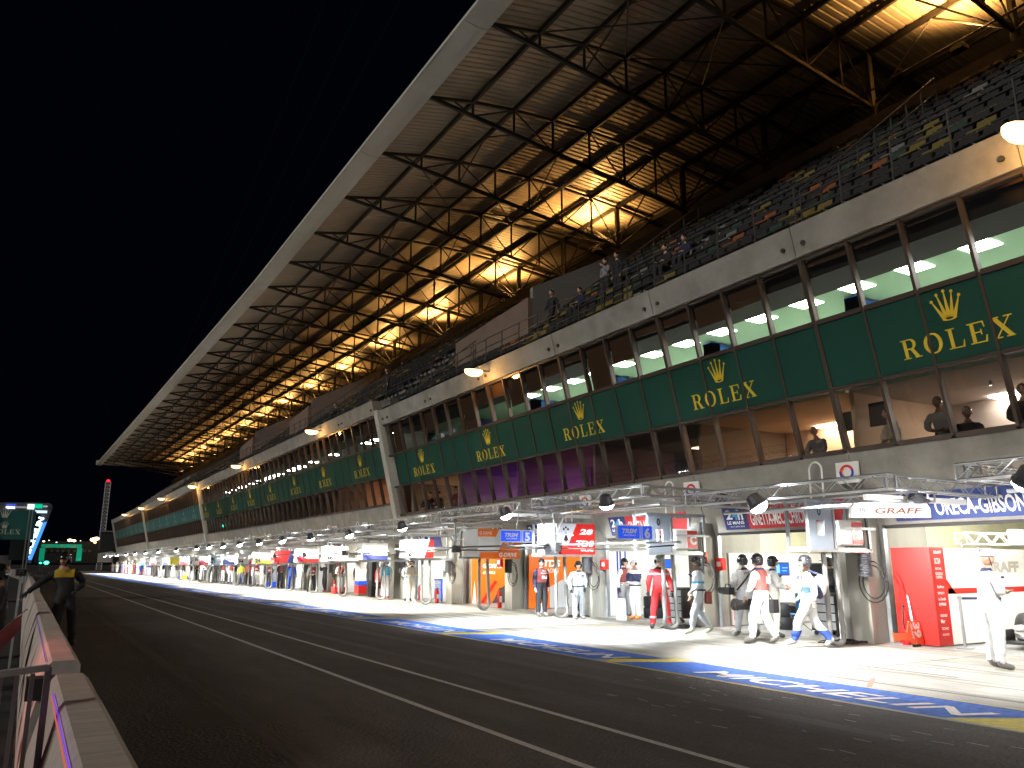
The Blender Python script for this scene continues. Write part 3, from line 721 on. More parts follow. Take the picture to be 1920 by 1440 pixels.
# work floodlights: real lamps, one or two to a gantry
FL = {0: (560, (1, 1, 1)), 1: (2300, (1, .99, .97)), 2: (2600, (.90, .96, 1)), 3: (2600, (.90, .96, 1)), 4: (2500, (1, .96, .86)), 5: (2200, (1, .98, .92)), 6: (1700, (1, .97, .90)), 7: (2200, (1, .95, .82))}
flens = emis('flood_lens', (.93, .97, 1), 60)
for i, (ya, yb, z) in enumerate(UN):
    dx = szo((ya+yb)/2)[1]; x = 12.0+dx; y = {0: 6.0, 1: 10.95, 2: 15.7, 3: 20.55}.get(i, ya+2.2); zl = z-.22
    if i > 12 and i % 2: continue
    p, c = FL.get(i, (2300 if i < 14 else 4600, (1, .99, .96)))
    T = thing('floodlight', 'glaring white floodlight hung under the %s gantry from the camera' % ordn(i), 'floodlight', (x, y, zl), group='floodlights under the gantries')
    tgt = Vector((x+1.1, y+(2.0 if i == 0 else -1.3 if i == 1 else -.5 if i % 2 else .7), 0)); dv = (tgt-Vector((x, y, zl))).normalized()
    q = dv.to_track_quat('Z', 'Y').to_matrix().to_4x4(); M = Matrix.Translation((x, y, zl)) @ q
    h = MB().lathe([(.07, -.20), (.13, -.17), (.16, 0), (.19, .02), (.19, .06)], n=12, M=M); h.build('housing', mat('lamp_housing', (.10, .10, .11), .4, .5), T)
    MB().lathe([(.175, .062), (.165, .10), (.12, .15), (.05, .18), (.005, .185)], n=16, M=M).build('lens', flens, T, smooth=True)
    MB().tube([(x, y, zl+.02), (x+.05, y+.02, z-.08)], .015, 5).build('bracket', darksteel, T)
    add_light('SPOT', 'lamp_light', T, Vector((x, y, zl))+dv*.26, p, c, tgt, 150, .45, .12)
    if i in (1, 2): 
        for q_ in (1,):
            y2 = y-2.35; T2 = thing('floodlight', 'unlit grey studio floodlight hung under the %s gantry from the camera' % ordn(i), 'floodlight', (x+1.5, y2, zl))
            M2 = Matrix.Translation((x+1.5, y2, zl-.1)) @ q
            MB().lathe([(.07, -.20), (.13, -.17), (.16, 0), (.19, .02), (.19, .06)], n=12, M=M2).build('housing', mat('lamp_housing', (.1, .1, .1)), T2)
            MB().lathe([(.175, .062), (.175, .068)], n=16, M=M2).build('lens', mat('dark_lens', (.35, .36, .38), .15, .4), T2)
# ------------------------------------------------------------ refuelling rigs on the piers
plate_m = mat('blue_grey_plate', (.30, .35, .43), .45, .3)
hose_m = mat('grey_hose', (.20, .20, .19), .6, bump=.5, scale=30)
def loop(x, y, zt, zb, w, n=18):
    pts = [(x-w, y, zt)]
    for i in range(n+1):
        a = math.pi+math.pi*i/n; pts.append((x+w*math.cos(a)*(1.0), y+.03*math.sin(a*2), zb+w+w*math.sin(a)))
    pts.append((x+w*.6, y, zt)); 
    out = []
    for a, b in zip(pts, pts[1:]):
        m = max(1, int((Vector(b)-Vector(a)).length/.12))
        for j in range(m): out.append(tuple(Vector(a).lerp(Vector(b), j/m)+Vector((0, .012*math.sin((a[2]+j)*9), 0))))
    out.append(pts[-1]); return out
def rig(k, lab, body=None, num=None):
    yc = P0+BAY*k-.37; dx = szo(yc)[1]; X = 13.4+dx; zo_ = lerp(DZ, yc)-2.42
    T = thing('refuelling_rig', lab, 'fuel rig', (15.4+dx, yc, 0)); zb, zt = 1.87+zo_, 2.85+zo_
    f = MB()
    for x in (X+.05, X+.82, 15.33+dx):
        for yy in (yc-.02, yc+.5): f.bar((x, yy, zb), (x, yy, zt), .06)
    for z in (zb, zt):
        for yy in (yc-.02, yc+.5): f.bar((X, yy, z), (15.4+dx, yy, z), .06, .07)
        for x in (X+.05, X+.82): f.bar((x, yc+.01, z-.001), (x, yc+.47, z-.001), .05)
    f.bar((X+.82, yc-.14, zb+.45), (15.4+dx, yc-.14, zb+.45), .05); f.build('frame', steel, T)
    MB().box(X, 15.4+dx, yc, yc+.48, zb+.036, zb+.06).build('platform', steel, T)
    if body is None:
        p = MB() # plate with a slot
        y = yc-.06; a, b, z0, z1 = X+.02, X+.74, zb+.0, zt-.02
        p.box(a, b, y, y+.02, z0, z0+.30).box(a, b, y, y+.02, z1-.36, z1).box(a, a+.24, y, y+.02, z0+.30, z1-.36).box(b-.24, b, y, y+.02, z0+.30, z1-.36); p.build('plate', plate_m, T)
        if num: text(num, 'number', black, T, (X+.30, y-.004, z1-.26), (1, 0, 0), (0, 0, 1), height=.17, width=.11, bold=.03)
        tk = MB().box(X+.86, X+1.66, yc-.10, yc+.44, zb+.10, zb+.62); o = tk.build('tank', mat('white_insulated_tank', (.78, .80, .82), .3, noise=.1), T)
        bv = o.modifiers.new('b', 'BEVEL'); bv.width = .05; bv.segments = 3
        MB().box(X+1.28, X+1.62, yc-.108, yc-.101, zb+.14, zb+.58).build('red_panel', redp, o)
        text('C', 'mark', white, o, (X+1.36, yc-.113, zb+.24), (1, 0, 0), (0, 0, 1), height=.22, bold=.06)
    # duct, hose loop, cable coil
    dct = MB(); x, y = 15.12+dx, yc-.02
    pr = []
    for j in range(14): pr += [(.15, zb-.06-.035*j), (.115, zb-.06-.035*j-.018)]
    dct.lathe(pr, (x, y, 0), 12); dct.build('duct', mat('ribbed_duct', (.10, .10, .11), .5), T)
    MB().tube(loop(X+.80, yc+.1, zb, .05, .20), .055, 8).build('fuel_hose', hose_m, T, smooth=True)
    MB().tube([(X+.62, yc+.1, zb), (X+.62, yc+.1, zb-.5), (X+.60, yc+.1, zb-.62)], .035, 6).build('coupling', alu, T)
    c = MB(); cx, cz = 15.30+dx, 1.55
    c.tube([(cx+.01*math.sin(a*.7), yc-.14+.30*0, 0) if False else (cx-.02+.012*a/6, yc-.06-.34*math.cos(a)*(.75 if a > 6.3 else 1), cz-.30+.42*math.sin(a)*(.8 if a > 6.3 else 1)) for a in [i*.35 for i in range(37)]], .014, 5)
    c.tube([(cx-.02, yc-.05, cz+.1), (cx-.02, yc-.02, 2.3), (cx-.02, yc, 2.7)], .014, 5); c.build('cable_coil', black, T)
    return T
def lettered_box(T, x0, x1, y0, y1, z0, z1, m_side, m_face, items):
    MB().box(x0, x1, y0, y1, z0, z1).build('cabinet', m_side, T)
    MB().prism(m_face[1], (x0, y0-.004, z0), (x1-x0, 0, 0), (0, 0, z1-z0), (0, -.004, 0)).build('colour_panel', m_face[0], T)
    for (s, u, v, h, kw, mm) in items: text(s, 'lettering', mm, T, (x0+(x1-x0)*u, y0-.012, z0+(z1-z0)*v), (1, 0, 0), (0, 0, 1), height=h, **kw)
silver = mat('silver_panel', (.55, .57, .62), .4)
orange = mat('orange_panel', (.85, .16, .01), .4)
redpan = mat('red_sign_panel', (.56, .016, .012), .4)
white_l = mat('white_lettering', (.85, .85, .85), .5)
rig(0, 'grey steel refuelling rig with slotted plate marked 0 and white tank, beside the coiled cables', None, '0')
rig(1, 'grey refuelling rig with white tank hanging above the man in red overalls', None, '0')
r2 = rig(2, 'refuelling rig behind a silver and red cabinet numbered 28', 'x')
x0, x1, y0 = 12.95, 14.3, 19.3
lettered_box(r2, x0, x1, y0, y0+1.0, 1.88, 2.75, silver, (redpan, [(.05, 0), (1, 0), (1, 1), (.52, 1), (.28, .27), (.05, .27)]),
    [('28', .58, .66, .15, dict(width=.50, bold=.04, shear=.2), white_l), ('TDS', .50, .26, .17, dict(width=.62, bold=.03, shear=.15), white_l), ('RACING', .62, .10, .09, dict(width=.44, bold=.01, shear=.1), white_l)])
emb = MB(); c_ = Vector((x0+.32, y0-.012, 2.38)) # ermine-like spot
emb.prism([(0, .16), (.03, .02), (.10, -.14), (.04, -.10), (0, -.17), (-.04, -.10), (-.10, -.14), (-.03, .02)], c_, (1, 0, 0), (0, 0, 1), (0, -.002, 0))
for a in (90, 10, 170): emb.prism([(.035*math.cos(t*math.pi/4)+.075*math.cos(R_(a)), .035*math.sin(t*math.pi/4)+.2+.06*math.sin(R_(a))) for t in range(8)], c_, (1, 0, 0), (0, 0, 1), (0, -.002, 0))
emb.build('emblem', black, r2)
r3 = rig(3, 'refuelling rig behind an orange and white cabinet numbered 26', 'x')
x0, x1, y0 = 13.1, 14.75, 24.3
lettered_box(r3, x0, x1, y0, y0+1.0, 1.86, 2.78, mat('white_panel', (.8, .8, .8), .4), (orange, [(0, .72), (.42, .72), (.5, 1), (0, 1)]), [('G-DRIVE', .03, .80, .10, dict(width=.5, shear=.2, bold=.03), white_l)])
MB().prism([(.42, .0), (1, 0), (1, .62), (.62, .62)], (x0, y0-.004, 1.86), (x1-x0, 0, 0), (0, 0, .92), (0, -.004, 0)).build('colour_panel', orange, r3)
MB().prism([(0.05, -.12), (1, -.12), (1, .12), (0.05, .12)], (x0, y0-.03, 1.90), (x1-x0, 0, 0), (0, 0, .92), (0, -.01, 0)).build('lower_panel', orange, r3)
text('26', 'lettering', silver, r3, (x0+1.0, y0-.012, 2.18), (1, 0, 0), (0, 0, 1), height=.16, width=.42, bold=.04, shear=.2)
text('G-DRIVE', 'lettering', white_l, r3, (x0+.80, y0-.052, 1.86), (1, 0, 0), (0, 0, 1), height=.13, width=.72, bold=.03, shear=.2)
BC = [('white and blue', (.7, .75, .8)), ('pale blue', (.45, .6, .75)), ('white', (.8, .8, .8)), ('green', (.02, .5, .25)), ('red', (.7, .03, .03)), ('yellow', (.7, .6, .05)), ('dark blue', (.03, .05, .3))]
NUMS = ['20', '35', '36', '12', '11', '24', '94', '17', '47', '34', '8', '7', '1', '3', '10', '4', '22', '31', '29', '50']
for j, k in enumerate(range(4, 22)):
    cn, cc = BC[j % 7] if k != 5 else BC[1]
    T = rig(k, 'refuelling rig with %s cabinet, %s flash and number %s, on the %s pier' % (cn if j % 4 == 0 else 'white', 'navy' if j % 3 == 1 else 'red' if j % 3 == 0 else cn, NUMS[j], ordn(k)), 'x')
    yc = P0+BAY*k-.9; dx = szo(yc)[1]; zo_ = lerp(DZ, yc)-2.42
    cm_ = mat('board_'+cn.replace(' ', '_'), cc, .5)
    MB().box(13.0+dx, 14.2+dx, yc, yc+.7, 1.93+zo_, 2.65+zo_).build('cabinet', cm_ if j % 4 == 0 else white, T)
    MB().prism([(0, .0), (1, 0), (1, .25), (.45, .25), (.25, .45), (0, .45)] if j % 2 else [(.65, 0), (1, 0), (1, 1), (.85, 1)], (13.0+dx, yc-.003, 1.93+zo_), (1.2, 0, 0), (0, 0, .72), (0, -.004, 0)).build('colour_panel', mat('stripe_navy', (.04, .05, .2)) if j % 3 == 1 else redpan if j % 3 == 0 else cm_, T)
    text(NUMS[j], 'number', black if j % 2 == 0 else mat('navy_lettering', (.02, .03, .15)), T, (13.08+dx, yc-.01, 2.0+zo_), (1, 0, 0), (0, 0, 1), height=.24, bold=.03)
# booms (long horizontal tubes carrying hoses) parallel to the lane
def boom(n, y0, y1, z, x, lab, m=alu, r=.035):
    T = thing('hose_boom', lab, 'boom', (x, y0, z))
    MB().tube([(x, y0, z), (x+.05, y1, z+.04)], r, 8).build('tube', m, T)
    MB().tube([(x+.06, y0+.2+i*(y1-y0-.4)/14, z-.06-.05*math.sin(math.pi*i/14)) for i in range(15)], .018, 5).build('air_hose', black, T)
    MB().box(x-.10, x+.12, y1-.12, y1+.14, z-.14, z+.10).build('hub', darksteel, T)
    return T
for n, (y0, y1, z, x, lab, m) in enumerate([(14.0, 19.1, 2.10, 12.8, 'silver hose boom reaching past the blue number 6 sign', alu), (19.6, 25.4, 2.14, 12.85, 'carbon black hose boom in front of the orange cabinet', mat('carbon_tube', (.05, .05, .055), .3)),
    (25.8, 31.0, 2.16, 12.8, 'white and orange hose boom beyond the orange cabinet', white), (31.3, 36.8, 2.13, 12.8, 'white hose boom near the board numbered 35', white), (37.5, 43, 2.1, 12.7, 'thin silver hose boom over the standing marshals', alu),
    (43.6, 49, 2.1, 12.7, 'dark hose boom past the blue 36 board', darksteel), (49.6, 55, 2.05, 12.7, 'grey hose boom above the man in blue overalls', alu), (56, 61, 2.02, 12.6, 'white hose boom above the yellow vest', white), (62, 67, 2.0, 12.6, 'black hose boom farther down the lane', darksteel), (68, 74, 2.0, 12.6, 'long pale hose boom before the green board', white), (75, 81, 1.98, 12.5, 'last distinct hose boom before the glare', white)]):
    B_ = boom(n, y0, y1, z, x, lab, m)
    if n in (0, 1): # Y-shaped strut up to the gantry
        s_ = MB(); s_.tube([(x, y1, z), (x-.1, y1-.05, z+.9)], .03, 7).tube([(x, y1, z+.35), (x+.35, y1-.1, z+1.05)], .025, 7).tube([(x, y1, z+.1), (x-.9, y1-.3, z+.95)], .02, 6).tube([(x-.55, y1-1.6, z+.25), (x, y1, z+.35)], .018, 6); s_.build('strut', alu, B_)
# number signs
bluep = mat('glowing_blue_panel', (.01, .06, .62), .35, emit=(.01, .08, .75), es=.8)  # emission put in to brighten the blue; crates and trolley bands share it
def number_sign(x0, x1, y, z0, z1, num, lab):
    T = thing('number_sign', lab, 'sign', (x0, y, z0)); w = x1-x0; h = z1-z0
    MB().box(x0, x1, y, y+.05, z0, z1).build('border', white, T)
    MB().box(x0+.025, x0+w*.62, y-.006, y-.001, z0+.025, z1-.025).box(x0+w*.655, x0+w*.675, y-.006, y-.001, z0+.025, z1-.025).box(x0+w*.71, x1-.025, y-.006, y-.001, z0+.025, z1-.025).build('blue_field', bluep, T)
    text('TRSM', 'lettering', white_l, T, (x0+w*.13, y-.011, z0+h*.45), (1, 0, 0), (0, 0, 1), height=h*.30, width=w*.42, bold=.05, shear=.3)
    text('RACING', 'small_lettering', white_l, T, (x0+w*.17, y-.011, z0+h*.24), (1, 0, 0), (0, 0, 1), height=h*.12, width=w*.34, bold=.03, shear=.2)
    text(num, 'number', white_l, T, (x0+w*.76, y-.011, z0+h*.16), (1, 0, 0), (0, 0, 1), height=h*.66, width=w*.16, bold=.05)
    MB().tube([((x0+x1)/2, y+.03, z1), ((x0+x1)/2+.1, y+.03, z1+.5)], .015, 5).build('hanger', alu, T)
number_sign(11.92, 13.0, 15.2, 2.18, 2.52, '6', 'bright blue hanging sign with white number 6, left of the man in red')
number_sign(11.56, 12.64, 20.1, 2.22, 2.57, '5', 'bright blue hanging sign with white number 5, before the silver and red cabinet')
T = thing('team_sign', 'white rounded lightbox sign with number 39 and orange letters under the near gantry', 'sign', (11.8, 8.9, 2.35))
a, b = Vector((11.80, 8.75, 2.37)), Vector((13.42, 8.35, 2.40)); u = (b-a).normalized(); L = (b-a).length; nrm = Vector((u.y, -u.x, 0))
MB().prism([(.0, 0), (L, .0), (L, .16), (L-.06, .24), (.10, .24), (.04, .18)], a, u, (0, 0, 1), nrm*-.06).build('lightbox', mat('lightbox_white', (.50, .50, .48), .5, emit=(1, .97, .92), es=.06), T)
text('39', 'number', mat('grey_lettering', (.15, .15, .15)), T, a+u*.17+nrm*.006+Vector((0, 0, .07)), u, (0, 0, 1), height=.10)
text('GRAFF', 'lettering', mat('rust_lettering', (.20, .05, .02)), T, a+u*.50+nrm*.006+Vector((0, 0, .07)), u, (0, 0, 1), height=.10, width=.98, bold=.01, shear=.2)
# banners over the garage doors
navy = mat('navy_banner', (.025, .03, .13), .5); bluban = mat('blue_banner', (.018, .042, .19), .5); redban = mat('red_banner', (.50, .03, .035), .5)
cyan = mat('cyan_lettering', (.05, .35, .65), .5)
def door_banner(k, txt, col, lab, cw=2.6, tw=1.85):
    "hangs over the door whose far pier is k"
    yf = P0+BAY*k-.75; dx = szo(yf)[1]; D = lerp(DZ, yf); z0, z1 = D+.06, D+.62
    X = lambda z: fx_(z, dx)-.03
    T = thing('race_banner', lab, 'banner', (15.7, yf, z0)); g = Vector((0, -1, 0)); v = (Vector((X(z1), 0, z1))-Vector((X(z0), 0, z0))); vn = v.normalized(); h = v.length; nn_ = Vector((-1, 0, -.25)).normalized()
    o = Vector((X(z0), yf, z0)); 
    MB().prism([(0, 0), (.82, 0), (.82, h), (0, h)], o, g, vn, nn_*-.02).build('navy_panel', navy, T)
    MB().prism([(.82, 0), (.82+cw, 0), (.82+cw, h), (.82, h)], o, g, vn, nn_*-.02).build('colour_panel', col, T)
    of = nn_*.008
    text('2', 'lettering', white_l, T, o+of+g*.10+vn*.28, g, vn, height=.24, width=.22, bold=.03); text('4', 'lettering', cyan, T, o+of+g*.30+vn*.26, g, vn, height=.26, width=.22, bold=.03, shear=.1)
    text('h', 'lettering', white_l, T, o+of+g*.51+vn*.26, g, vn, height=.26, width=.17, bold=.03)
    text('LE MANS', 'lettering', white_l, T, o+of+g*.10+vn*.14, g, vn, height=.085, width=.58, bold=.02); text('16-17 JUIN 2018', 'small_lettering', white_l, T, o+of+g*.18+vn*.06, g, vn, height=.04, width=.48)
    if txt: text(txt, 'title', white_l, T, o+of+g*.92+vn*.10, g, vn, height=.33, width=tw, bold=.02)
door_banner(0, 'ORECA-GIBSON 07', bluban, 'blue race banner over the nearest garage door, title in tall white letters', 3.3, 2.1)
door_banner(1, 'GINETTA-MECACHROME', redban, 'red and navy race banner over the second garage door', 2.9)
door_banner(2, 'GINETTA-MECACHROME', redban, 'red and navy race banner partly behind the blue number 6 sign', 2.7)
door_banner(3, 'ORECA', navy, 'navy race banner beside the silver and red 28 cabinet', 2.2, .9)
door_banner(4, 'ORECA', navy, 'navy race banner behind the orange and white 26 cabinet', 2.2, .9)
door_banner(5, '', navy, 'small navy race banner above the white suited men', 1.6)
# petrol company logo boards and looped vent pipes on the wall above each pier
for k in range(-0, 14):
    yc = P0+BAY*k+.0; dx = szo(yc)[1]; x = 15.30+dx; z = 3.36+szo(yc)[0]*.5
    if k > 3 and szo(yc)[0] > .3: z = 3.3
    T = thing('logo_board', 'white square board with red, blue and orange ring emblem, %s along the wall' % ordn(k), 'sign', (x, yc, z), group='white ring emblem boards on the wall')
    g = Vector((.12, -1, 0)).normalized(); MB().prism([(0, 0), (.52, 0), (.52, .46), (0, .46)], (x, yc+.25, z), g, (0, 0, 1), (.05, 0, 0)).build('board', white, T)
    for nm_, cc_, a0, a1, r0, r1, off in (('red_arc', (.65, .02, .03), 20, 170, .115, .17, 0), ('blue_arc', (.02, .06, .40), 170, 290, .10, .175, .01), ('blue_arc', (.02, .06, .40), 290, 385, .11, .165, 0), ('orange_arc', (.80, .25, .04), 120, 230, .085, .115, .02)):
        m_ = MB(); c_ = Vector((x-.012, yc+.25, z+.23))+g*.26
        for j in range(10):
            t0, t1 = R_(a0+(a1-a0)*j/10), R_(a0+(a1-a0)*(j+1)/10)
            m_.add([c_+g*r0*math.cos(t0)+Vector((-off*.2, 0, r0*math.sin(t0))), c_+g*r1*math.cos(t0)+Vector((-off*.2, 0, r1*math.sin(t0))), c_+g*r1*math.cos(t1)+Vector((-off*.2, 0, r1*math.sin(t1))), c_+g*r0*math.cos(t1)+Vector((-off*.2, 0, r0*math.sin(t1)))], [(0, 1, 2, 3)])
        m_.build(nm_, mat('logo_'+nm_, cc_, .5), T)
    V = thing('vent_pipe', 'white looped vent pipe on the wall beside the %s emblem board' % ordn(k), 'pipe', (x-.1, yc+.75, z-.5), group='looped vent pipes on the wall')
    MB().tube([(x-.1, yc+.55, z-.5), (x-.1, yc+.55, z+.35)]+[(x-.1, yc+.72+.17*math.cos(a), z+.35+.17*math.sin(a)) for a in [math.pi-i*math.pi/8+math.pi for i in range(8, -1, -1)][::-1] if False]+[(x-.1, yc+.72-.17*math.cos(i*math.pi/8), z+.35+.17*math.sin(i*math.pi/8)) for i in range(9)]+[(x-.1, yc+.89, z-.5)], .022, 7).build('pipe', white, V)
# ------------------------------------------------------------ garage interiors
def garage_lamp(k):
    yc = P0+BAY*k-2.5; dx = szo(yc)[1]
    T = thing('tube_light', 'white fluorescent tube light on the ceiling of the %s garage from the camera' % ordn(k), 'lamp', (17.4+dx, yc, 2.8))
    MB().box(16.5+dx, 19.5+dx, yc-.06, yc+.06, 2.80, 2.88).build('fitting', white, T)
    MB().box(16.5+dx, 19.5+dx, yc-.05, yc+.05, 2.78, 2.798).build('tube', emis('fluorescent_tube', (1, .99, .93), 14), T)
    add_light('POINT', 'lamp_light', T, (17.6+dx, yc, 2.6), (420 if k < 2 else 200) if k < 12 else 60, (1, .98, .88), size=.4)
for k in range(0, 20): garage_lamp(k)
def display(k, yoff, lab, face, w, items, side=None, z1=1.95, xs=15.95, extra=None):
    y = P0+BAY*k-yoff; dx = szo(y)[1]; T = thing('display_wall', lab, 'display wall', (xs+dx, y, 0))
    MB().box(xs+dx, xs+w+dx, y, y+.06, 0.03, z1).build('panel', face, T)
    if side: MB().box(xs-.03+dx, xs-.001+dx, y, y+.75, 0.03, z1).build('end_panel', side, T)
    for (s, u, z, h, kw, mm) in items: text(s, 'lettering', mm, T, (xs+dx+u, y-.008, z), (1, 0, 0), (0, 0, 1), height=h, **kw)
    return T, y
wp = mat('white_display_panel', (.80, .80, .79), .35)
T, y = display(0, 1.42, 'white garage display wall with red stripe and red sponsor column beside the 39 board', wp, 5.5, [('GRAFF', 1.45, 1.45, .22, dict(width=1.35, bold=.05), mat('chrome_lettering', (.55, .50, .48), .3, .4))], None, 1.93, 16.24)
MB().box(15.80, 16.235, y-.02, y+.05, .03, 1.95).build('red_column', redpan, T); MB().box(15.76, 15.797, y-.02, y+.85, .03, 1.95).build('red_end_panel', redpan, T)
MB().box(16.28, 19.3, y-.006, y-.001, 1.02, 1.13).prism([(0, 0), (.30, 0), (.04, .28), (0, .28)], (16.24, y-.001, 1.02), (1, 0, 0), (0, 0, 1), (0, -.005, 0)).build('red_stripe', redpan, T)
MB().prism([(0, 0), (.12, 0), (.45, .6), (.33, .6)], (19.2, y-.001, 1.02), (1, 0, 0), (0, 0, 1), (0, -.005, 0)).build('red_stripe', redpan, T)
for s, z, h, w in [('GRAFF', 1.82, .06, .26), ('SO24', 1.62, .12, .20), ('NATIONAL', 1.50, .05, .22), ('BORDEAU', 1.40, .055, .24), ('CHESNEL', 1.33, .055, .22), ('NeoRecur', 1.14, .06, .24), ('SPIREDO', 1.02, .045, .22), ('La Gorille', .90, .055, .25), ('ageas', .80, .08, .24), ('ORIDUICK', .58, .05, .24), ('Mer', .46, .08, .14), ('TECHNIC', .33, .05, .24), ('ATLANTIC', .22, .04, .24)]:
    text(s, 'sponsor_lettering', white_l, T, (15.88, y-.026, z), (1, 0, 0), (0, 0, 1), height=h, width=w, bold=.02)
g0 = MB(); truss_mb(g0, (16.1, y-.5, 2.12), (20.5, y-.5, 2.12), .22, .3, .014); g0.tube([(16.1, y-.5, 2.0), (16.1, y-.5, 1.95)], .02)
T_ = thing('lattice_rack', 'white lattice rack hung above the garage display wall by the red column', 'rack', (16.1, y-.5, 2.1)); g0.build('lattice', white, T_)
MB().box(17.6, 18.6, y-.66, y-.62, 2.02, 2.32).build('driver_board', silver, T_)
for q, s in enumerate(('T. GOMMENDY', 'V. CAPILLAIRE', 'J. HIRSCHI')): text(s, 'driver_lettering', redban, T_, (17.7, y-.668, 2.23-.08*q), (1, 0, 0), (0, 0, 1), height=.045, width=.55)
T, y = display(1, .30, 'plain white garage wall with low blue and white fence in the second garage', wp, 5.5, [], None, 1.9, 16.3)
T, y = display(2, .35, 'white garage wall with dark blue vertical stripes behind the two talking men', wp, 5.5, [('CENTER', 1.7, 1.5, .08, dict(width=.4), mat('black_lettering', (.02, .02, .02)))], None, 2.0, 15.98)
for u in (.30, .42, .62): MB().box(15.98+u, 15.98+u+.07, y-.006, y-.001, .03, 2.0).build('blue_stripe', mat('stripe_blue', (.02, .03, .22)), T)
T, y = display(3, .50, 'orange garage display wall behind the 28 cabinet', orange, 2.3, [('TDS', .60, 1.52, .24, dict(width=.78, bold=.04, shear=.1), white_l), ('RACING', .68, 1.30, .15, dict(width=.62, bold=.01, shear=.1), white_l)])
MB().prism([(.9, 0), (2.28, 0), (2.28, 1.35), (.9, .75)], (15.95, y-.001, .03), (1, 0, 0), (0, 0, 1), (0, -.005, 0)).build('grey_field', silver, T)
T, y = display(4, .95, 'orange garage display wall with white lettering beside the red extinguisher', orange, 2.2, [('G-DRIVE', .50, 1.45, .17, dict(width=.95, bold=.04, shear=.25), white_l), ('#STUMBLE', .50, 1.20, .12, dict(width=.6, bold=.01), white_l)])
MB().prism([(.95, 0), (2.18, 0), (2.18, 1.1), (1.3, .55)], (15.95, y-.001, .03), (1, 0, 0), (0, 0, 1), (0, -.005, 0)).build('grey_field', mat('charcoal_field', (.06, .06, .065)), T)
MB().prism([(.02, 0), (.22, 0), (.12, .9)], (15.95, y-.001, .03), (1, 0, 0), (0, 0, 1), (0, -.005, 0)).build('white_wedge', white_l, T)
MB().prism([(.42, .05), (.56, .0), (1.20, .85), (1.08, .92)], (15.95, y-.006, .03), (1, 0, 0), (0, 0, 1), (0, -.006, 0)).build('slanted_band', redpan, T)
for j, k in enumerate(range(5, 16)):
    mm, lb = [(wp, 'white'), (silver, 'pale grey'), (wp, 'white'), (silver, 'pale grey'), (wp, 'white')][j % 5]
    display(k, .5, '%s display wall inside the %s garage counting away from the camera' % (lb, ordn(k)), mm, 3, [])
# ------------------------------------------------------------ loose equipment
def extinguisher(x, y, lab, h=.62):
    T = thing('fire_extinguisher', lab, 'extinguisher', (x, y, 0)); r = .085
    MB().lathe([(r*.9, .0), (r, .03), (r, h*.78), (r*.8, h*.86), (r*.35, h*.92), (r*.35, h*.95)], (x, y, .0), 14).build('cylinder', redp, T, smooth=True)
    MB().box(x-.03, x+.09, y-.02, y+.02, h*.95, h*.99).tube([(x, y, h*.9), (x, y, h*1.02)], .018).build('valve', black, T)
    MB().tube([(x, y, h*.95), (x-.10, y-.04, h*.9), (x-.14, y-.05, h*.6), (x-.10, y-.06, h*.25)], .013, 5).build('hose', black, T)
    MB().box(x-.05, x+.05, y-r-.004, y-r+.001, h*.3, h*.6).build('label_patch', white_l, T)
extinguisher(15.75, 10.62, 'red fire extinguisher leaning beside the red sponsor column', .78)
extinguisher(16.05, 15.55, 'red fire extinguisher, left of the pair in the second garage doorway', .66)
extinguisher(16.2, 15.15, 'red fire extinguisher, right of the pair in the second garage doorway', .66)
extinguisher(15.45, 26.9, 'tall red fire extinguisher below the orange and white cabinet', .72)
extinguisher(15.2, 31.8, 'red fire extinguisher beside the white garage post', .6)
extinguisher(15.6, 34.4, 'red fire extinguisher behind the white suited men', .7)
extinguisher(15.5, 46.2, 'red fire extinguisher near the man in blue overalls', .8)
extinguisher(15.5, 44.6, 'red fire extinguisher beside the doorway past the blue overalls', .8)
def wallbox(x, y, z, w, h, lab):
    T = thing('fire_point_box', lab, 'fire box', (x, y, z)); MB().box(x-.12, x, y-w, y, z, z+h).build('box', redp, T)
    MB().box(x-.125, x-.121, y-w*.75, y-w*.25, z+h*.3, z+h*.7).build('white_mark', white_l, T)
wallbox(15.95, 16.05, 1.45, .30, .32, 'red fire point box on the pier of the second garage')
wallbox(15.75, 20.85, 1.45, .3, .3, 'red fire point box beside the vested man numbered 368')
wallbox(15.35, 26.75, 1.5, .3, .35, 'red fire point box beside the orange cabinet')
wallbox(15.3, 41.2, 1.55, .4, .3, 'red fire point box beyond the 35 board')
wallbox(15.4, 45.6, 1.6, .3, .3, 'small red fire point box above the blue overalls')
def notice(x, y, z, lab):
    T = thing('notice', lab, 'notice', (x, y, z)); MB().box(x-.02, x, y-.16, y, z, z+.30).build('card', mat('notice_orange', (.75, .12, .05), .5), T)
    MB().box(x-.024, x-.021, y-.12, y-.04, z+.05, z+.12).box(x-.024, x-.021, y-.12, y-.04, z+.17, z+.25).build('mark', white_l, T)
notice(15.34, 15.95, 1.62, 'orange notice card fixed near the second rig'); notice(15.34, 11.28, 1.55, 'orange notice card on the door rail of the near garage'); notice(15.34, 31.15, 1.6, 'orange notice card on the fifth pier')
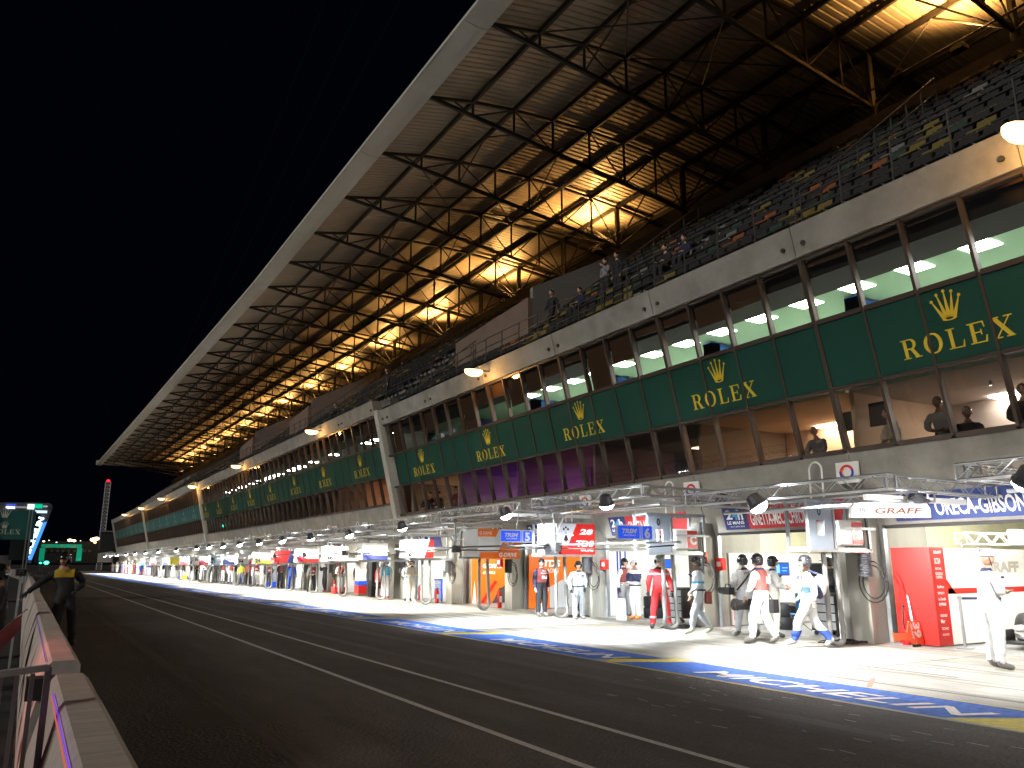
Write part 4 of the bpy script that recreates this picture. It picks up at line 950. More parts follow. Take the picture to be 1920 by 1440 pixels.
# the fallen lollipop board "39"
T = thing('pit_board', 'orange lollipop pit board numbered 39 lying on its side by the red column', 'pit board', (15.25, 10.3, .0))
a = Vector((14.85, 10.28, .17)); u = Vector((1, -.02, 0)).normalized(); v = Vector((0, .12, 1)).normalized(); nb_ = u.cross(v)
fo = mat('fluorescent_orange', (.88, .12, .04), .45)
MB().prism([(0, .0), (.42, .03), (.58, -.10), (.86, -.12), (.92, -.04), (.92, .30), (.84, .38), (.56, .36), (.42, .14), (0, .16)], a+Vector((0, 0, -.04)), u, v, nb_*-.03).build('board', fo, T)
text('39', 'number', white_l, T, a+u*.66+v*.30+nb_*.006, -v, u, height=.20, width=.30, bold=.05)
text('GRAFF', 'lettering', white_l, T, a+u*.56+v*.28+nb_*.006, -v, u, height=.06, width=.30, bold=.02)
T = thing('belt_post', 'chrome belt barrier post with dark belt in front of the display wall', 'barrier post', (15.98, 9.55, 0))
MB().lathe([(.16, 0), (.16, .02), (.03, .04), (.03, .92), (.045, .93), (.045, 1.0)], (15.98, 9.55, 0), 14).build('post', alu, T); MB().bar((16.02, 9.55, .95), (17.0, 9.3, .94), .012, .05).build('belt', mat('navy_belt', (.02, .03, .12)), T)
def stick(x, y, lab):
    T = thing('broom_handle', lab, 'pole', (x, y, 0)); MB().tube([(x, y, .02), (x+.35, y+.35, 1.25)], .014, 6).build('handle', alu, T); MB().box(x-.1, x+.1, y-.03, y+.03, 0, .05).build('head', black, T)
stick(15.5, 10.25, 'aluminium pole leaning in the near doorway'); stick(14.9, 13.9, 'thin black pole leaning by the notice board')
# monitors in the second garage
for n_, (x, y, z, w, lab) in enumerate([(17.6, 15.6, 1.30, .60, 'bright blue timing screen on the wall of the second garage'), (18.9, 15.55, 1.28, .62, 'dark monitor to the right of the blue timing screen')]):
    T = thing('monitor', lab, 'screen', (x, y, z)); MB().box(x, x+w, y, y+.05, z, z+.36).build('case', black, T)
    MB().box(x+.03, x+w-.03, y-.006, y-.001, z+.03, z+.33).build('screen', emis('screen_blue', (.05, .18, .8), 1.2) if n_ == 0 else mat('screen_off', (.01, .012, .02), .1), T)
    if n_ == 0: MB().box(x+.08, x+.2, y-.012, y-.007, z+.08, z+.3).box(x+.3, x+.52, y-.012, y-.007, z+.2, z+.22).box(x+.3, x+.48, y-.012, y-.007, z+.12, z+.14).build('screen_figures', emis('screen_cyan', (.3, .8, .8), 1.5), T)
def chair(x, y, rz, colm, lab):
    T = thing('folding_chair', lab, 'chair', (x, y, 0), rz)
    f = MB()
    for s in (-.25, .25): f.tube([(s, -.22, 0), (s, .22, .42)], .012, 5).tube([(s, .22, 0), (s, -.22, .42)], .012, 5).tube([(s, .22, .42), (s, .28, .92)], .012, 5).tube([(s, -.25, .62), (s, .25, .62)], .014, 5)
    f.tube([(-.25, -.22, 0), (.25, -.22, .42)], .010, 5).tube([(.25, -.22, 0), (-.25, -.22, .42)], .010, 5); f.build('frame', darksteel, T, world=False)
    MB().box(-.25, .25, -.2, .22, .40, .42).build('seat', colm, T, world=False); MB().hexa([(-.25, .23, .55), (.25, .23, .55), (.25, .25, .55), (-.25, .25, .55)], [(-.25, .27, .92), (.25, .27, .92), (.25, .29, .92), (-.25, .29, .92)]).build('backrest', colm, T, world=False)
cb_ = mat('blue_canvas', (.02, .16, .36), .8); cn_ = mat('navy_canvas', (.015, .03, .14), .8)
chair(16.6, 13.9, 2.6, cb_, 'blue canvas folding chair left of the walking man with the backpack'); chair(16.4, 12.3, 3.0, cn_, 'navy canvas folding chair by the near pier'); chair(17.5, 12.7, 2.4, cn_, 'navy canvas folding chair deeper in the second garage')
# cables on the ground near hoses
for n_, (x, y) in enumerate([(14.9, 11.5), (14.8, 16.3), (14.9, 21.3)]):
    T = thing('cable_heap', ['tangled black cables at the foot of the nearest rig', 'tangled black cables behind the man in red', 'black cable below the 28 cabinet'][n_], 'cables', (x, y, 0)); q = random.Random(n_); m_ = MB()
    pts = []
    for i in range(60): a = i*.5; rr_ = .25+.12*math.sin(i*.9); pts.append((x+rr_*math.cos(a)*1.8, y+rr_*math.sin(a), .02+.015*(i % 3)))
    m_.tube(pts, .012, 5).build('cable', black, T)
for n_, (x, y, h, lab) in enumerate([(15.3, 23.9, .30, 'small white jerry can standing against the pier left of the 28 garage'), (15.2, 19.3, .62, 'slim white panel leaning on the pier left of the vested men')]):
    T = thing('white_container', lab, 'container', (x, y, 0)); MB().hexa([(x-.09, y-.14, 0), (x+.09, y-.14, 0), (x+.09, y+.14, 0), (x-.09, y+.14, 0)], [(x-.06, y-.11, h), (x+.08, y-.11, h), (x+.08, y+.11, h), (x-.06, y+.11, h)]).build('body', white, T)
    MB().tube([(x, y-.06, h), (x, y-.05, h+.05), (x, y+.05, h+.05), (x, y+.06, h)], .012, 5).build('handle', black, T)
T = thing('tool_cabinet', 'white tool cabinet with drawers behind the man in red', 'cabinet', (17.2, 17.6, 0)); MB().box(16.9, 17.9, 17.3, 17.8, .1, .95).build('body', wp, T)
for q in range(5): MB().box(16.93, 17.87, 17.285, 17.298, .14+.16*q, .27+.16*q).build('drawer', white, T)
T = thing('white_post_panel', 'tall white illuminated panel beside the nearest rig', 'panel', (15.6, 11.95, 0)); MB().box(15.45, 15.75, 11.85, 12.0, 0.02, 1.9).build('panel', wp, T)
T = thing('white_post_panel', 'tall white panel standing in the doorway left of the orange wall', 'panel', (15.6, 31.9, 0)); MB().box(15.5, 15.9, 31.7, 31.9, 0.02, 1.9).build('panel', wp, T)
# striped roller/tyre tower and black tower past the 35 board
T = thing('tyre_trolley', 'white, blue and red tyre trolley beyond the 35 board', 'trolley', (14.9, 40.5, 0)); MB().box(14.8, 15.2, 40.2, 40.8, .1, 1.7).build('body', white, T); MB().box(14.78, 15.22, 40.18, 40.82, .55, .75).build('blue_band', bluep, T); MB().box(14.78, 15.22, 40.18, 40.82, .12, .54).build('red_band', redp, T)
T = thing('black_curtain', 'tall black curtain beside the tyre trolley', 'curtain', (15, 39.2, 0)); MB().box(14.9, 15.3, 38.7, 39.2, .02, 1.75).build('cloth', black, T)
T = thing('pit_board', 'black lollipop board with red square held low beyond the 35 board', 'pit board', (14.7, 37.6, .4)); MB().tube([(14.5, 39, .6), (14.8, 37.7, .6)], .015).build('handle', black, T); MB().box(14.7, 15.1, 37.5, 37.53, .45, .75).build('board', black, T); MB().box(14.85, 15.0, 37.49, 37.498, .52, .68).build('red_square', redp, T)
# ------------------------------------------------------------ racing cars parked nose out
def race_car(x, y, rz, body, lab):
    T = thing('race_car', lab, 'race car', (x, y, 0), rz)
    L_ = [(-.95, .12, .38, 2.3), (-1.0, .10, .46, 1.9), (-1.0, .10, .55, 1.2), (-.98, .1, .58, .4), (-.98, .1, .60, -.6), (-1.0, .1, .66, -1.6), (-.98, .14, .70, -2.2)]
    m_ = MB(); vs = []; 
    for (w, z0, z1, yy) in L_: vs += [(-.98, yy, z0), (.98, yy, z0), (.99, yy, z0+(z1-z0)*.6), (.80, yy, z1), (-.80, yy, z1), (-.99, yy, z0+(z1-z0)*.6)]
    fs = []
    for i in range(len(L_)-1):
        for k in range(6): fs.append((i*6+k, i*6+(k+1) % 6, (i+1)*6+(k+1) % 6, (i+1)*6+k))
    fs += [(5, 4, 3, 2, 1, 0), tuple(36+k for k in range(6))]
    m_.add(vs, fs); o = m_.build('body', body, T, world=False); recalc(o); bv = o.modifiers.new('s', 'SUBSURF'); bv.levels = 1; bv.render_levels = 1
    MB().ell((0, .1, .58), (.48, 1.0, .42), 14, 8, v1=.5).build('cockpit', mat('dark_canopy', (.02, .02, .025), .1), T, world=False, smooth=True)
    MB().box(-.06, .06, -2.1, -.3, .6, .95).build('fin', body, T, world=False)
    MB().box(-.9, .9, 2.25, 2.62, .10, .15).box(-.92, -.88, 2.1, 2.62, .1, .36).box(.88, .92, 2.1, 2.62, .1, .36).build('front_splitter', black, T, world=False)
    MB().box(-.85, .85, -2.5, -2.15, .92, .96).box(-.88, -.85, -2.5, -2.1, .55, 1.0).box(.85, .88, -2.5, -2.1, .55, 1.0).build('rear_wing', black, T, world=False)
    for sx in (-1, 1):
        for yy in (1.55, -1.45):
            w = MB(); w.lathe([(.20, sx*1.0), (.31, sx*.99), (.33, sx*.9), (.33, sx*.72), (.30, sx*.68)], (0, yy, .33), 18, 'x'); w.build('wheel', black, T, world=False, smooth=True)
        MB().ell((sx*.72, 2.15, .38), (.16, .14, .07), 10, 6).build('headlight', mat('headlight_glass', (.7, .7, .6), .1), T, world=False)
    MB().box(-.35, .0, 2.30, 2.36, .20, .34).build('yellow_plate', mat('yellow_plate', (.75, .6, .02)), T, world=False)
race_car(18.6, 22.6, 1.9, mat('car_white', (.6, .6, .6), .25, clear=.6), 'white and black race car nose out in the garage with the orange wall')
race_car(19.15, 8.35, 1.62, mat('car_white', (.6, .6, .6)), 'white race car with blue stripe at the right edge of the nearest garage')

# clutter in and before the garages: tyre stacks, boxes, drum reels
tyre_me = None; rim_me = None
def tyre(x, y, z, grp):
    global tyre_me, rim_me
    T = thing('racing_tyre', grp[0], 'tyre', (x, y, z), group=grp[1])
    if tyre_me is None:
        o = MB().lathe([(.20, 0), (.31, .0), (.335, .03), (.335, .29), (.31, .32), (.20, .32), (.20, 0)], n=18).build('rubber', black, T, world=False, smooth=True); tyre_me = o.data
        r = MB().lathe([(.0, .10), (.17, .12), (.195, .30), (.20, .30), (.20, .02), (.0, .02)], n=14).build('rim', mat('rim_grey', (.25, .25, .26), .35, .7), T, world=False); rim_me = r.data
    else:
        for nm_, me_ in (('rubber', tyre_me), ('rim', rim_me)): o = bpy.data.objects.new(nm_, me_); COL.objects.link(o); o.parent = T
q = random.Random(9)
for k in range(1, 13):
    yb_ = P0+BAY*k; dx = szo(yb_)[1]
    for s_ in range(0 if k in (3, 4) else 2 if k < 8 else 1):
        x, y = 16.5+dx+q.uniform(-.3, 1.0), yb_-(3.2 if s_ else 1.5)-q.uniform(0, .5)
        for h_ in range(q.choice([2, 3, 4])): tyre(x+q.uniform(-.02, .02), y, .33*h_, ('black racing tyre in the stacks inside the %s garage from the camera' % ordn(k), 'racing tyres stacked in the %s garage' % ordn(k)))
    if k < 9 and k not in (3, 4):
        cc = [('red', redp), ('blue', bluep), ('orange', orange), ('black', black), ('white', wp), ('dark grey', darksteel)][q.randrange(6)]
        x, y = 15.9+dx+q.uniform(.2, .8), yb_-2.4-q.uniform(0, 1.2)
        T = thing('tool_trolley', '%s tool trolley with drawers inside the %s garage from the camera' % (cc[0], ordn(k)), 'trolley', (x, y, 0))
        MB().box(x-.3, x+.3, y-.35, y+.35, .12, .92).build('body', cc[1], T); MB().box(x-.33, x+.33, y-.38, y+.38, .92, .96).build('top', darksteel, T)
        for j in range(4): MB().box(x-.312, x-.301, y-.31, y+.31, .16+.19*j, .32+.19*j).build('drawer', steel, T)
        for sx in (-1, 1):
            for sy in (-1, 1): MB().lathe([(.05, -.02), (.05, .02)], (x+sx*.24, y+sy*.29, .06), 10, 'x').build('castor', black, T)
        lz = q.uniform(1.25, 1.5); xx = 17.6+dx; yy = yb_-.62-(.0 if k > 4 else .35)
        T = thing('monitor', 'small timing screen on the wall of the %s garage from the camera' % ordn(k), 'screen', (xx, yy, lz)) if k > 1 else None
        if T: MB().box(xx, xx+.5, yy, yy+.05, lz, lz+.3).build('case', black, T); MB().box(xx+.02, xx+.48, yy-.006, yy-.001, lz+.02, lz+.28).build('screen', emis('screen_blue', (.05, .18, .8), 1.2), T)
for n_, (x, y, c_, lab) in enumerate([(15.0, 43.9, redp, 'red plastic crate near the bald crewman'), (15.1, 58.9, bluep, 'blue plastic crate behind the vested group'), (14.9, 94.5, mat('board_yellow', (.7, .6, .05), .5), 'yellow bag on the ground by the far piers'), (15.2, 98.0, bluep, 'blue bag beside the piled cables far down')]):
    T = thing('crate', lab, 'crate', (x, y, 0)); w_ = .28
    MB().hexa([(x-w_, y-w_, 0), (x+w_, y-w_, 0), (x+w_, y+w_, 0), (x-w_, y+w_, 0)], [(x-w_-.04, y-w_-.04, .34), (x+w_+.04, y-w_-.04, .34), (x+w_+.04, y+w_+.04, .34), (x-w_-.04, y+w_+.04, .34)]).build('body', c_, T)
    MB().box(x-.35, x+.35, y-.35, y+.35, .34, .37).build('rim', c_, T)
# ------------------------------------------------------------ people
def V3(*a): return Vector(a)
BASE = dict(pelvis=(0, 0, .96), spine=(0, 0, 1.12), chest=(0, 0, 1.30), neck=(0, .005, 1.47), skull=(0, .02, 1.56),
    shL=(-.19, 0, 1.41), elL=(-.235, -.02, 1.13), wrL=(-.245, .05, .88), shR=(.19, 0, 1.41), elR=(.235, -.02, 1.13), wrR=(.245, .05, .88),
    hiL=(-.10, 0, .90), knL=(-.115, .02, .50), anL=(-.12, -.02, .09), toL=(-.15, .17, .045), hiR=(.10, 0, .90), knR=(.115, .02, .50), anR=(.12, -.02, .09), toR=(.15, .17, .045))
POSES = {
 'stand': {}, 
 'apart': dict(knL=(-.16, .02, .5), anL=(-.21, -.02, .09), toL=(-.26, .15, .045), knR=(.16, .02, .5), anR=(.21, -.02, .09), toR=(.26, .15, .045), wrL=(-.30, .06, .90), wrR=(.30, .06, .90), elL=(-.27, -.03, 1.14), elR=(.27, -.03, 1.14)),
 'crossed': dict(elL=(-.25, .06, 1.14), wrL=(.04, .21, 1.15), elR=(.25, .06, 1.14), wrR=(-.05, .19, 1.19)),
 'pocket': dict(elL=(-.29, -.06, 1.15), wrL=(-.20, .08, .95), elR=(.29, -.08, 1.15), wrR=(.27, .06, .90)),
 'akimbo': dict(elL=(-.36, -.08, 1.16), wrL=(-.18, .04, 1.02), elR=(.36, -.08, 1.16), wrR=(.18, .04, 1.02)),
 'walk': dict(knL=(-.11, .22, .53), anL=(-.11, .33, .12), toL=(-.12, .52, .09), knR=(.10, -.05, .50), anR=(.10, -.36, .16), toR=(.11, -.22, .05), elL=(-.24, -.14, 1.15), wrL=(-.25, -.10, .90), elR=(.24, .06, 1.14), wrR=(.24, .22, .95)),
 'stride': dict(knL=(-.10, .16, .52), anL=(-.11, .24, .10), toL=(-.12, .43, .05), knR=(.11, -.02, .50), anR=(.10, -.28, .13), toR=(.11, -.13, .045), elL=(-.26, .04, 1.13), wrL=(-.16, .22, .98), elR=(.26, .02, 1.12), wrR=(.28, .13, .86)),
 'carry': dict(knL=(-.12, .14, .52), anL=(-.14, .16, .10), toL=(-.16, .35, .05), knR=(.11, -.02, .50), anR=(.12, -.24, .12), toR=(.14, -.08, .045), elL=(-.25, .06, 1.12), wrL=(-.14, .26, .92), elR=(.26, .08, 1.12), wrR=(.20, .28, .88)),
 'hold': dict(elL=(-.27, .05, 1.13), wrL=(-.08, .28, 1.12), elR=(.27, .05, 1.13), wrR=(.10, .26, 1.08)),
 'face': dict(elL=(-.28, .10, 1.16), wrL=(-.06, .22, 1.44), elR=(.36, -.05, 1.18), wrR=(.19, .05, 1.05)),
 'wave': dict(elL=(-.25, .0, 1.13), wrL=(-.30, .1, .9), elR=(.30, .10, 1.24), wrR=(.26, .20, 1.50), knL=(-.11, .10, .52), anL=(-.11, .12, .1), toL=(-.12, .30, .05), anR=(.12, -.16, .1), toR=(.14, .02, .045)),
 'lean': dict(pelvis=(0, 0, .96), spine=(-.03, .01, 1.12), chest=(-.07, .03, 1.29), neck=(-.10, .04, 1.45), skull=(-.10, .06, 1.54), shL=(-.26, .04, 1.37), elL=(-.46, .08, 1.20), wrL=(-.66, .10, 1.02), shR=(.11, .02, 1.41), elR=(.28, -.03, 1.18), wrR=(.15, .13, 1.03), knL=(-.13, .02, .5), anL=(-.16, 0, .09), toL=(-.2, .18, .045), knR=(.14, .0, .5), anR=(.18, -.03, .09), toR=(.22, .14, .045)),
 'perch': dict(pelvis=(0, 0, .50), spine=(0, .03, .66), chest=(0, .08, .84), neck=(0, .13, 1.01), skull=(0, .17, 1.10), shL=(-.19, .10, .95), elL=(-.26, .18, .70), wrL=(-.10, .26, .62), shR=(.19, .10, .95), elR=(.26, .18, .70), wrR=(.12, .26, .62), hiL=(-.10, .0, .44), knL=(-.12, .12, .30), anL=(-.12, .05, .09), toL=(-.13, .18, .045), hiR=(.10, .0, .44), knR=(.12, .12, .30), anR=(.12, .05, .09), toR=(.13, .18, .045)),
 'sit': dict(pelvis=(0, 0, .50), spine=(0, .01, .66), chest=(0, .03, .84), neck=(0, .05, 1.01), skull=(0, .07, 1.10), shL=(-.19, .04, .95), elL=(-.24, .10, .70), wrL=(-.16, .30, .66), shR=(.19, .04, .95), elR=(.24, .10, .70), wrR=(.16, .30, .66), hiL=(-.10, .02, .48), knL=(-.13, .42, .50), anL=(-.13, .42, .09), toL=(-.14, .60, .045), hiR=(.10, .02, .48), knR=(.13, .42, .50), anR=(.13, .42, .09), toR=(.14, .60, .045)),
}
EDG = [('pelvis', 'spine'), ('spine', 'chest'), ('chest', 'neck'), ('neck', 'skull'), ('chest', 'shL'), ('shL', 'elL'), ('elL', 'wrL'), ('chest', 'shR'), ('shR', 'elR'), ('elR', 'wrR'),
       ('pelvis', 'hiL'), ('hiL', 'knL'), ('knL', 'anL'), ('anL', 'toL'), ('pelvis', 'hiR'), ('hiR', 'knR'), ('knR', 'anR'), ('anR', 'toR')]
RAD = dict(pelvis=(.185, .15), spine=(.18, .15), chest=(.195, .155), neck=(.07, .07), skull=(.055, .06), sh=(.10, .10), el=(.074, .074), wr=(.044, .044), hi=(.125, .13), kn=(.098, .10), an=(.068, .072), to=(.040, .050))
def seg_d(p, a, b):
    ab = b-a; t = max(0, min(1, (p-a).dot(ab)/ab.dot(ab))); return (p-a-ab*t).length
def hand_mb(mb, w, d, side, curl=.6):
    "palm, four fingers and a side thumb at wrist w along direction d"
    d = d.normalized(); s = Vector((1, 0, 0)) if abs(d.x) < .8 else Vector((0, 1, 0)); s = (s-d*s.dot(d)).normalized(); n = d.cross(s)*(-side)
    s2 = n.cross(d)*side
    mb.tube([w-d*.02, w+d*.02, w+d*.075], [.030, .036, .034], 8)
    for i in range(4):
        L = (.062, .072, .068, .052)[i]; o = w+d*.07+s2*(-.030+.020*i)
        mb.tube([o, o+d*L*.45+n*L*.12*curl, o+d*L*.78+n*L*.45*curl, o+d*L*.9+n*L*.85*curl], [.0105, .0100, .0090, .0075], 5)
    o = w+d*.028-s2*.030; mb.tube([o, o+d*.030-s2*.022, o+d*.058-s2*.024+n*.012], [.012, .0105, .008], 5)
BODIES = {}
def body_mesh(pose, yaw_head=0.):
    key = (pose, yaw_head)
    if key in BODIES: return BODIES[key]
    J = {k: Vector(v) for k, v in BASE.items()}; J.update({k: Vector(v) for k, v in POSES[pose].items()})
    names = list(J); me = bpy.data.meshes.new('sk')
    me.from_pydata([J[n] for n in names], [(names.index(a), names.index(b)) for a, b in EDG], [])
    ob = bpy.data.objects.new('sk', me); COL.objects.link(ob)
    sk = ob.modifiers.new('skin', 'SKIN'); sk.branch_smoothing = .6
    lay = me.skin_vertices[0] if me.skin_vertices else None
    if lay is None:
        bm = bmesh.new(); bm.from_mesh(me); bm.verts.layers.skin.verify(); bm.to_mesh(me); bm.free(); lay = me.skin_vertices[0]
    for i, n in enumerate(names):
        lay.data[i].radius = RAD.get(n) or RAD[n[:2]]; lay.data[i].use_root = (n == 'pelvis')
    sb = ob.modifiers.new('sub', 'SUBSURF'); sb.levels = 2; sb.render_levels = 2
    bpy.context.view_layer.update()
    ev = ob.evaluated_get(bpy.context.evaluated_depsgraph_get()); m2 = bpy.data.meshes.new_from_object(ev)
    mb = MB(); nz = __import__('mathutils').noise; vs = []
    for v in m2.vertices: # creases in the overalls
        c = v.co; a_ = .020 if c.z < J['neck'].z-.02 and c.z > .13 else 0.
        f_ = nz.noise(Vector((c.x*5, c.y*5, c.z*17)))+.5*nz.noise(Vector((c.x*13+4, c.y*13, c.z*24)))
        vs.append(c+v.normal*a_*f_)
    fs = [tuple(p.vertices) for p in m2.polygons]
    segs = [(J[a], J[b], a, b) for a, b in EDG]; mi = []
    for f in fs:
        c = sum((vs[i] for i in f), Vector())/len(f)
        a, b = min(segs, key=lambda s_: seg_d(c, s_[0], s_[1]))[2:]
        if b.startswith('to'): k = 3
        elif b.startswith('an') and (c-J[b]).length < .07: k = 3
        elif b == 'skull' or (b == 'neck' and c.z > J['neck'].z+.01): k = 2
        elif a in ('pelvis',) and b.startswith('hi') or b[:2] in ('kn', 'an'): k = 1
        elif a == 'pelvis' and c.z < J['pelvis'].z+.03: k = 1
        else: k = 0
        mi.append(k)
    mb.v = [tuple(v) for v in vs]; mb.f = fs; mb.m = mi
    mb.mi(4)
    for s_, sd in (('L', -1), ('R', 1)): hand_mb(mb, J['wr'+s_], J['wr'+s_]-J['el'+s_], sd)
    # head
    hc = J['skull']+Vector((0, .015, .09)); Rz = Matrix.Translation(hc) @ Matrix.Rotation(yaw_head, 4, 'Z')
    mb.mi(2); h = MB(); h.ell((0, 0, .01), (.078, .098, .118), 16, 12)
    hv = []
    for (x, y, z) in h.v:
        if z < 0: x *= 1+z*2.2; y = y*(1+z*1.2)+(.012 if y > 0 else 0)
        if y > .05: y -= .006*(1 if .0 < z < .045 and abs(x) > .012 else 0)
        hv.append((x, y, z))
    mb.add(hv, h.f, Rz)
    mb.add(*(lambda q: (q.v, q.f))(MB().ell((0, .102, -.012), (.012, .018, .022), 8, 6)), Rz)
    for sx in (-1, 1): mb.add(*(lambda q: (q.v, q.f))(MB().ell((sx*.080, -.002, 0), (.012, .022, .032), 8, 6)), Rz)
    mb.mi(5)
    for sx in (-1, 1): mb.add(*(lambda q: (q.v, q.f))(MB().ell((sx*.030, .090, .018), (.012, .008, .006), 8, 6)), Rz)
    mb.add(*(lambda q: (q.v, q.f))(MB().box(-.022, .022, .085, .098, -.056, -.049)), Rz)
    bpy.data.objects.remove(ob); bpy.data.meshes.remove(m2); bpy.data.meshes.remove(me)
    o = mb.build('body', [white]*6, None); dm = o.data; bpy.data.objects.remove(o)
    for p in dm.polygons: p.use_smooth = True
    BODIES[key] = (dm, J, hc); return BODIES[key]
SHELL = {}
def shell(pose, name, regs, z0, z1, off, m, T, key=None, xlim=None, ylim=None):
    "cloth lying over part of the body"
    dm, J, hc = body_mesh(*pose); k = (pose, regs, z0, z1, off, xlim, ylim)
    if k not in SHELL:
        bm = bmesh.new(); bm.from_mesh(dm)
        for f in [f for f in bm.faces if f.material_index not in regs]: bm.faces.remove(f)
        for z, n in ((z0, (0, 0, -1)), (z1, (0, 0, 1))):
            bmesh.ops.bisect_plane(bm, geom=bm.verts[:]+bm.edges[:]+bm.faces[:], plane_co=(0, 0, z), plane_no=n, clear_outer=True)
        if xlim:
            cx = J['chest'].x
            for x, n in ((cx-xlim, (-1, 0, 0)), (cx+xlim, (1, 0, 0))): bmesh.ops.bisect_plane(bm, geom=bm.verts[:]+bm.edges[:]+bm.faces[:], plane_co=(x, 0, 0), plane_no=n, clear_outer=True)
        bm.normal_update()
        for v in bm.verts: v.co += v.normal*off
        me = bpy.data.meshes.new(name); bm.to_mesh(me); bm.free()
        for p in me.polygons: p.material_index = 0; p.use_smooth = True
        me.materials.clear(); me.materials.append(white); SHELL[k] = me
    o = bpy.data.objects.new(name, SHELL[k]); COL.objects.link(o); o.parent = T
    o.material_slots[0].link = 'OBJECT'; o.material_slots[0].material = m; return o
cl = {n: mat('cloth_'+n, c, .8, noise=.12, scale=6) for n, c in dict(white=(.70, .70, .70), cream=(.66, .64, .56), black=(.02, .02, .024), navy=(.02, .025, .07), red=(.52, .02, .025), blue=(.02, .06, .35), grey=(.25, .25, .26), brown=(.25, .06, .05), skyblue=(.06, .35, .55), yellow=(.70, .72, .05), orange=(.75, .18, .03), pale=(.55, .60, .66), maroon=(.24, .045, .04), purple=(.15, .12, .5), gold=(.60, .40, .03), teal=(.15, .3, .3)).items()}
skin = [mat('skin_light', (.55, .33, .24), .5), mat('skin_tan', (.42, .24, .16), .5), mat('skin_dark', (.16, .085, .055), .5)]
eye_m = mat('eye_dark', (.03, .02, .02), .3); shoe = {n: mat('shoe_'+n, c, .6) for n, c in dict(black=(.02, .02, .02), grey=(.18, .17, .16), orange=(.8, .22, .03), white=(.7, .7, .7), beige=(.5, .47, .33), red=(.6, .05, .04)).items()}
hel = {n: mat('helmet_'+n, c, .22, clear=.5) for n, c in dict(black=(.015, .015, .018), white=(.75, .75, .75), grey=(.30, .31, .33), brown=(.12, .07, .05), blue=(.03, .08, .3)).items()}
HM = {}
def headgear(kind, col, T, hc, yaw):
    if kind not in HM:
        m_ = MB()
        if kind == 'full': m_.ell((0, -.010, .035), (.108, .130, .120), 18, 12, v1=.56).ell((0, -.035, -.01), (.106, .10, .115), 14, 8, v0=.35, v1=.75).hexa([(-.085, .085, .035), (.085, .085, .035), (.075, .150, .040), (-.075, .150, .040)], [(-.085, .085, .055), (.085, .085, .055), (.075, .150, .050), (-.075, .150, .050)])
        elif kind == 'cycle': m_.ell((0, -.005, .055), (.105, .145, .10), 18, 8, v1=.55).box(-.02, .02, -.12, .12, .14, .165).ell((0, .0, .05), (.110, .150, .03), 18, 6)
        elif kind == 'cap': m_.ell((0, -.005, .045), (.088, .108, .09), 16, 8, v1=.55).box(-.06, .06, .09, .17, .05, .06)
        elif kind == 'hair': m_.ell((0, -.018, .035), (.090, .102, .112), 16, 10, v1=.58)
        elif kind == 'hood': m_.ell((0, -.015, .01), (.100, .112, .135), 16, 12)
        o = m_.build('h', white); HM[kind] = o.data; bpy.data.objects.remove(o)
        for p in HM[kind].polygons: p.use_smooth = True
    o = bpy.data.objects.new({'hair': 'hair', 'cap': 'cap', 'hood': 'balaclava'}.get(kind, 'helmet'), HM[kind]); COL.objects.link(o); o.parent = T
    o.material_slots[0].link = 'OBJECT'; o.material_slots[0].material = col; o.location = hc; o.rotation_euler = (0, 0, yaw)
    if kind in ('full', 'cap'):
        if 'ear' not in HM:
            q = MB(); q.lathe([(.03, -.128), (.045, -.118), (.045, -.10)], (0, .0, 0), 10, 'x').lathe([(.045, .10), (.045, .118), (.03, .128)], (0, 0, 0), 10, 'x').tube([(-.11, 0, 0), (-.11, .06, -.06), (-.03, .12, -.07)], .006, 4)
            o2 = q.build('e', black); HM['ear'] = o2.data; bpy.data.objects.remove(o2)
        e = bpy.data.objects.new('ear_defenders', HM['ear']); COL.objects.link(e); e.parent = T; e.location = hc; e.rotation_euler = (0, 0, yaw)
    if kind == 'cycle':
        if 'strap' not in HM:
            q = MB(); q.tube([(-.085, .02, .04), (-.075, .04, -.06), (0, .06, -.11), (.075, .04, -.06), (.085, .02, .04)], .007, 4)
            o2 = q.build('e', black); HM['strap'] = o2.data; bpy.data.objects.remove(o2)
        e = bpy.data.objects.new('chin_strap', HM['strap']); COL.objects.link(e); e.parent = T; e.location = hc; e.rotation_euler = (0, 0, yaw)
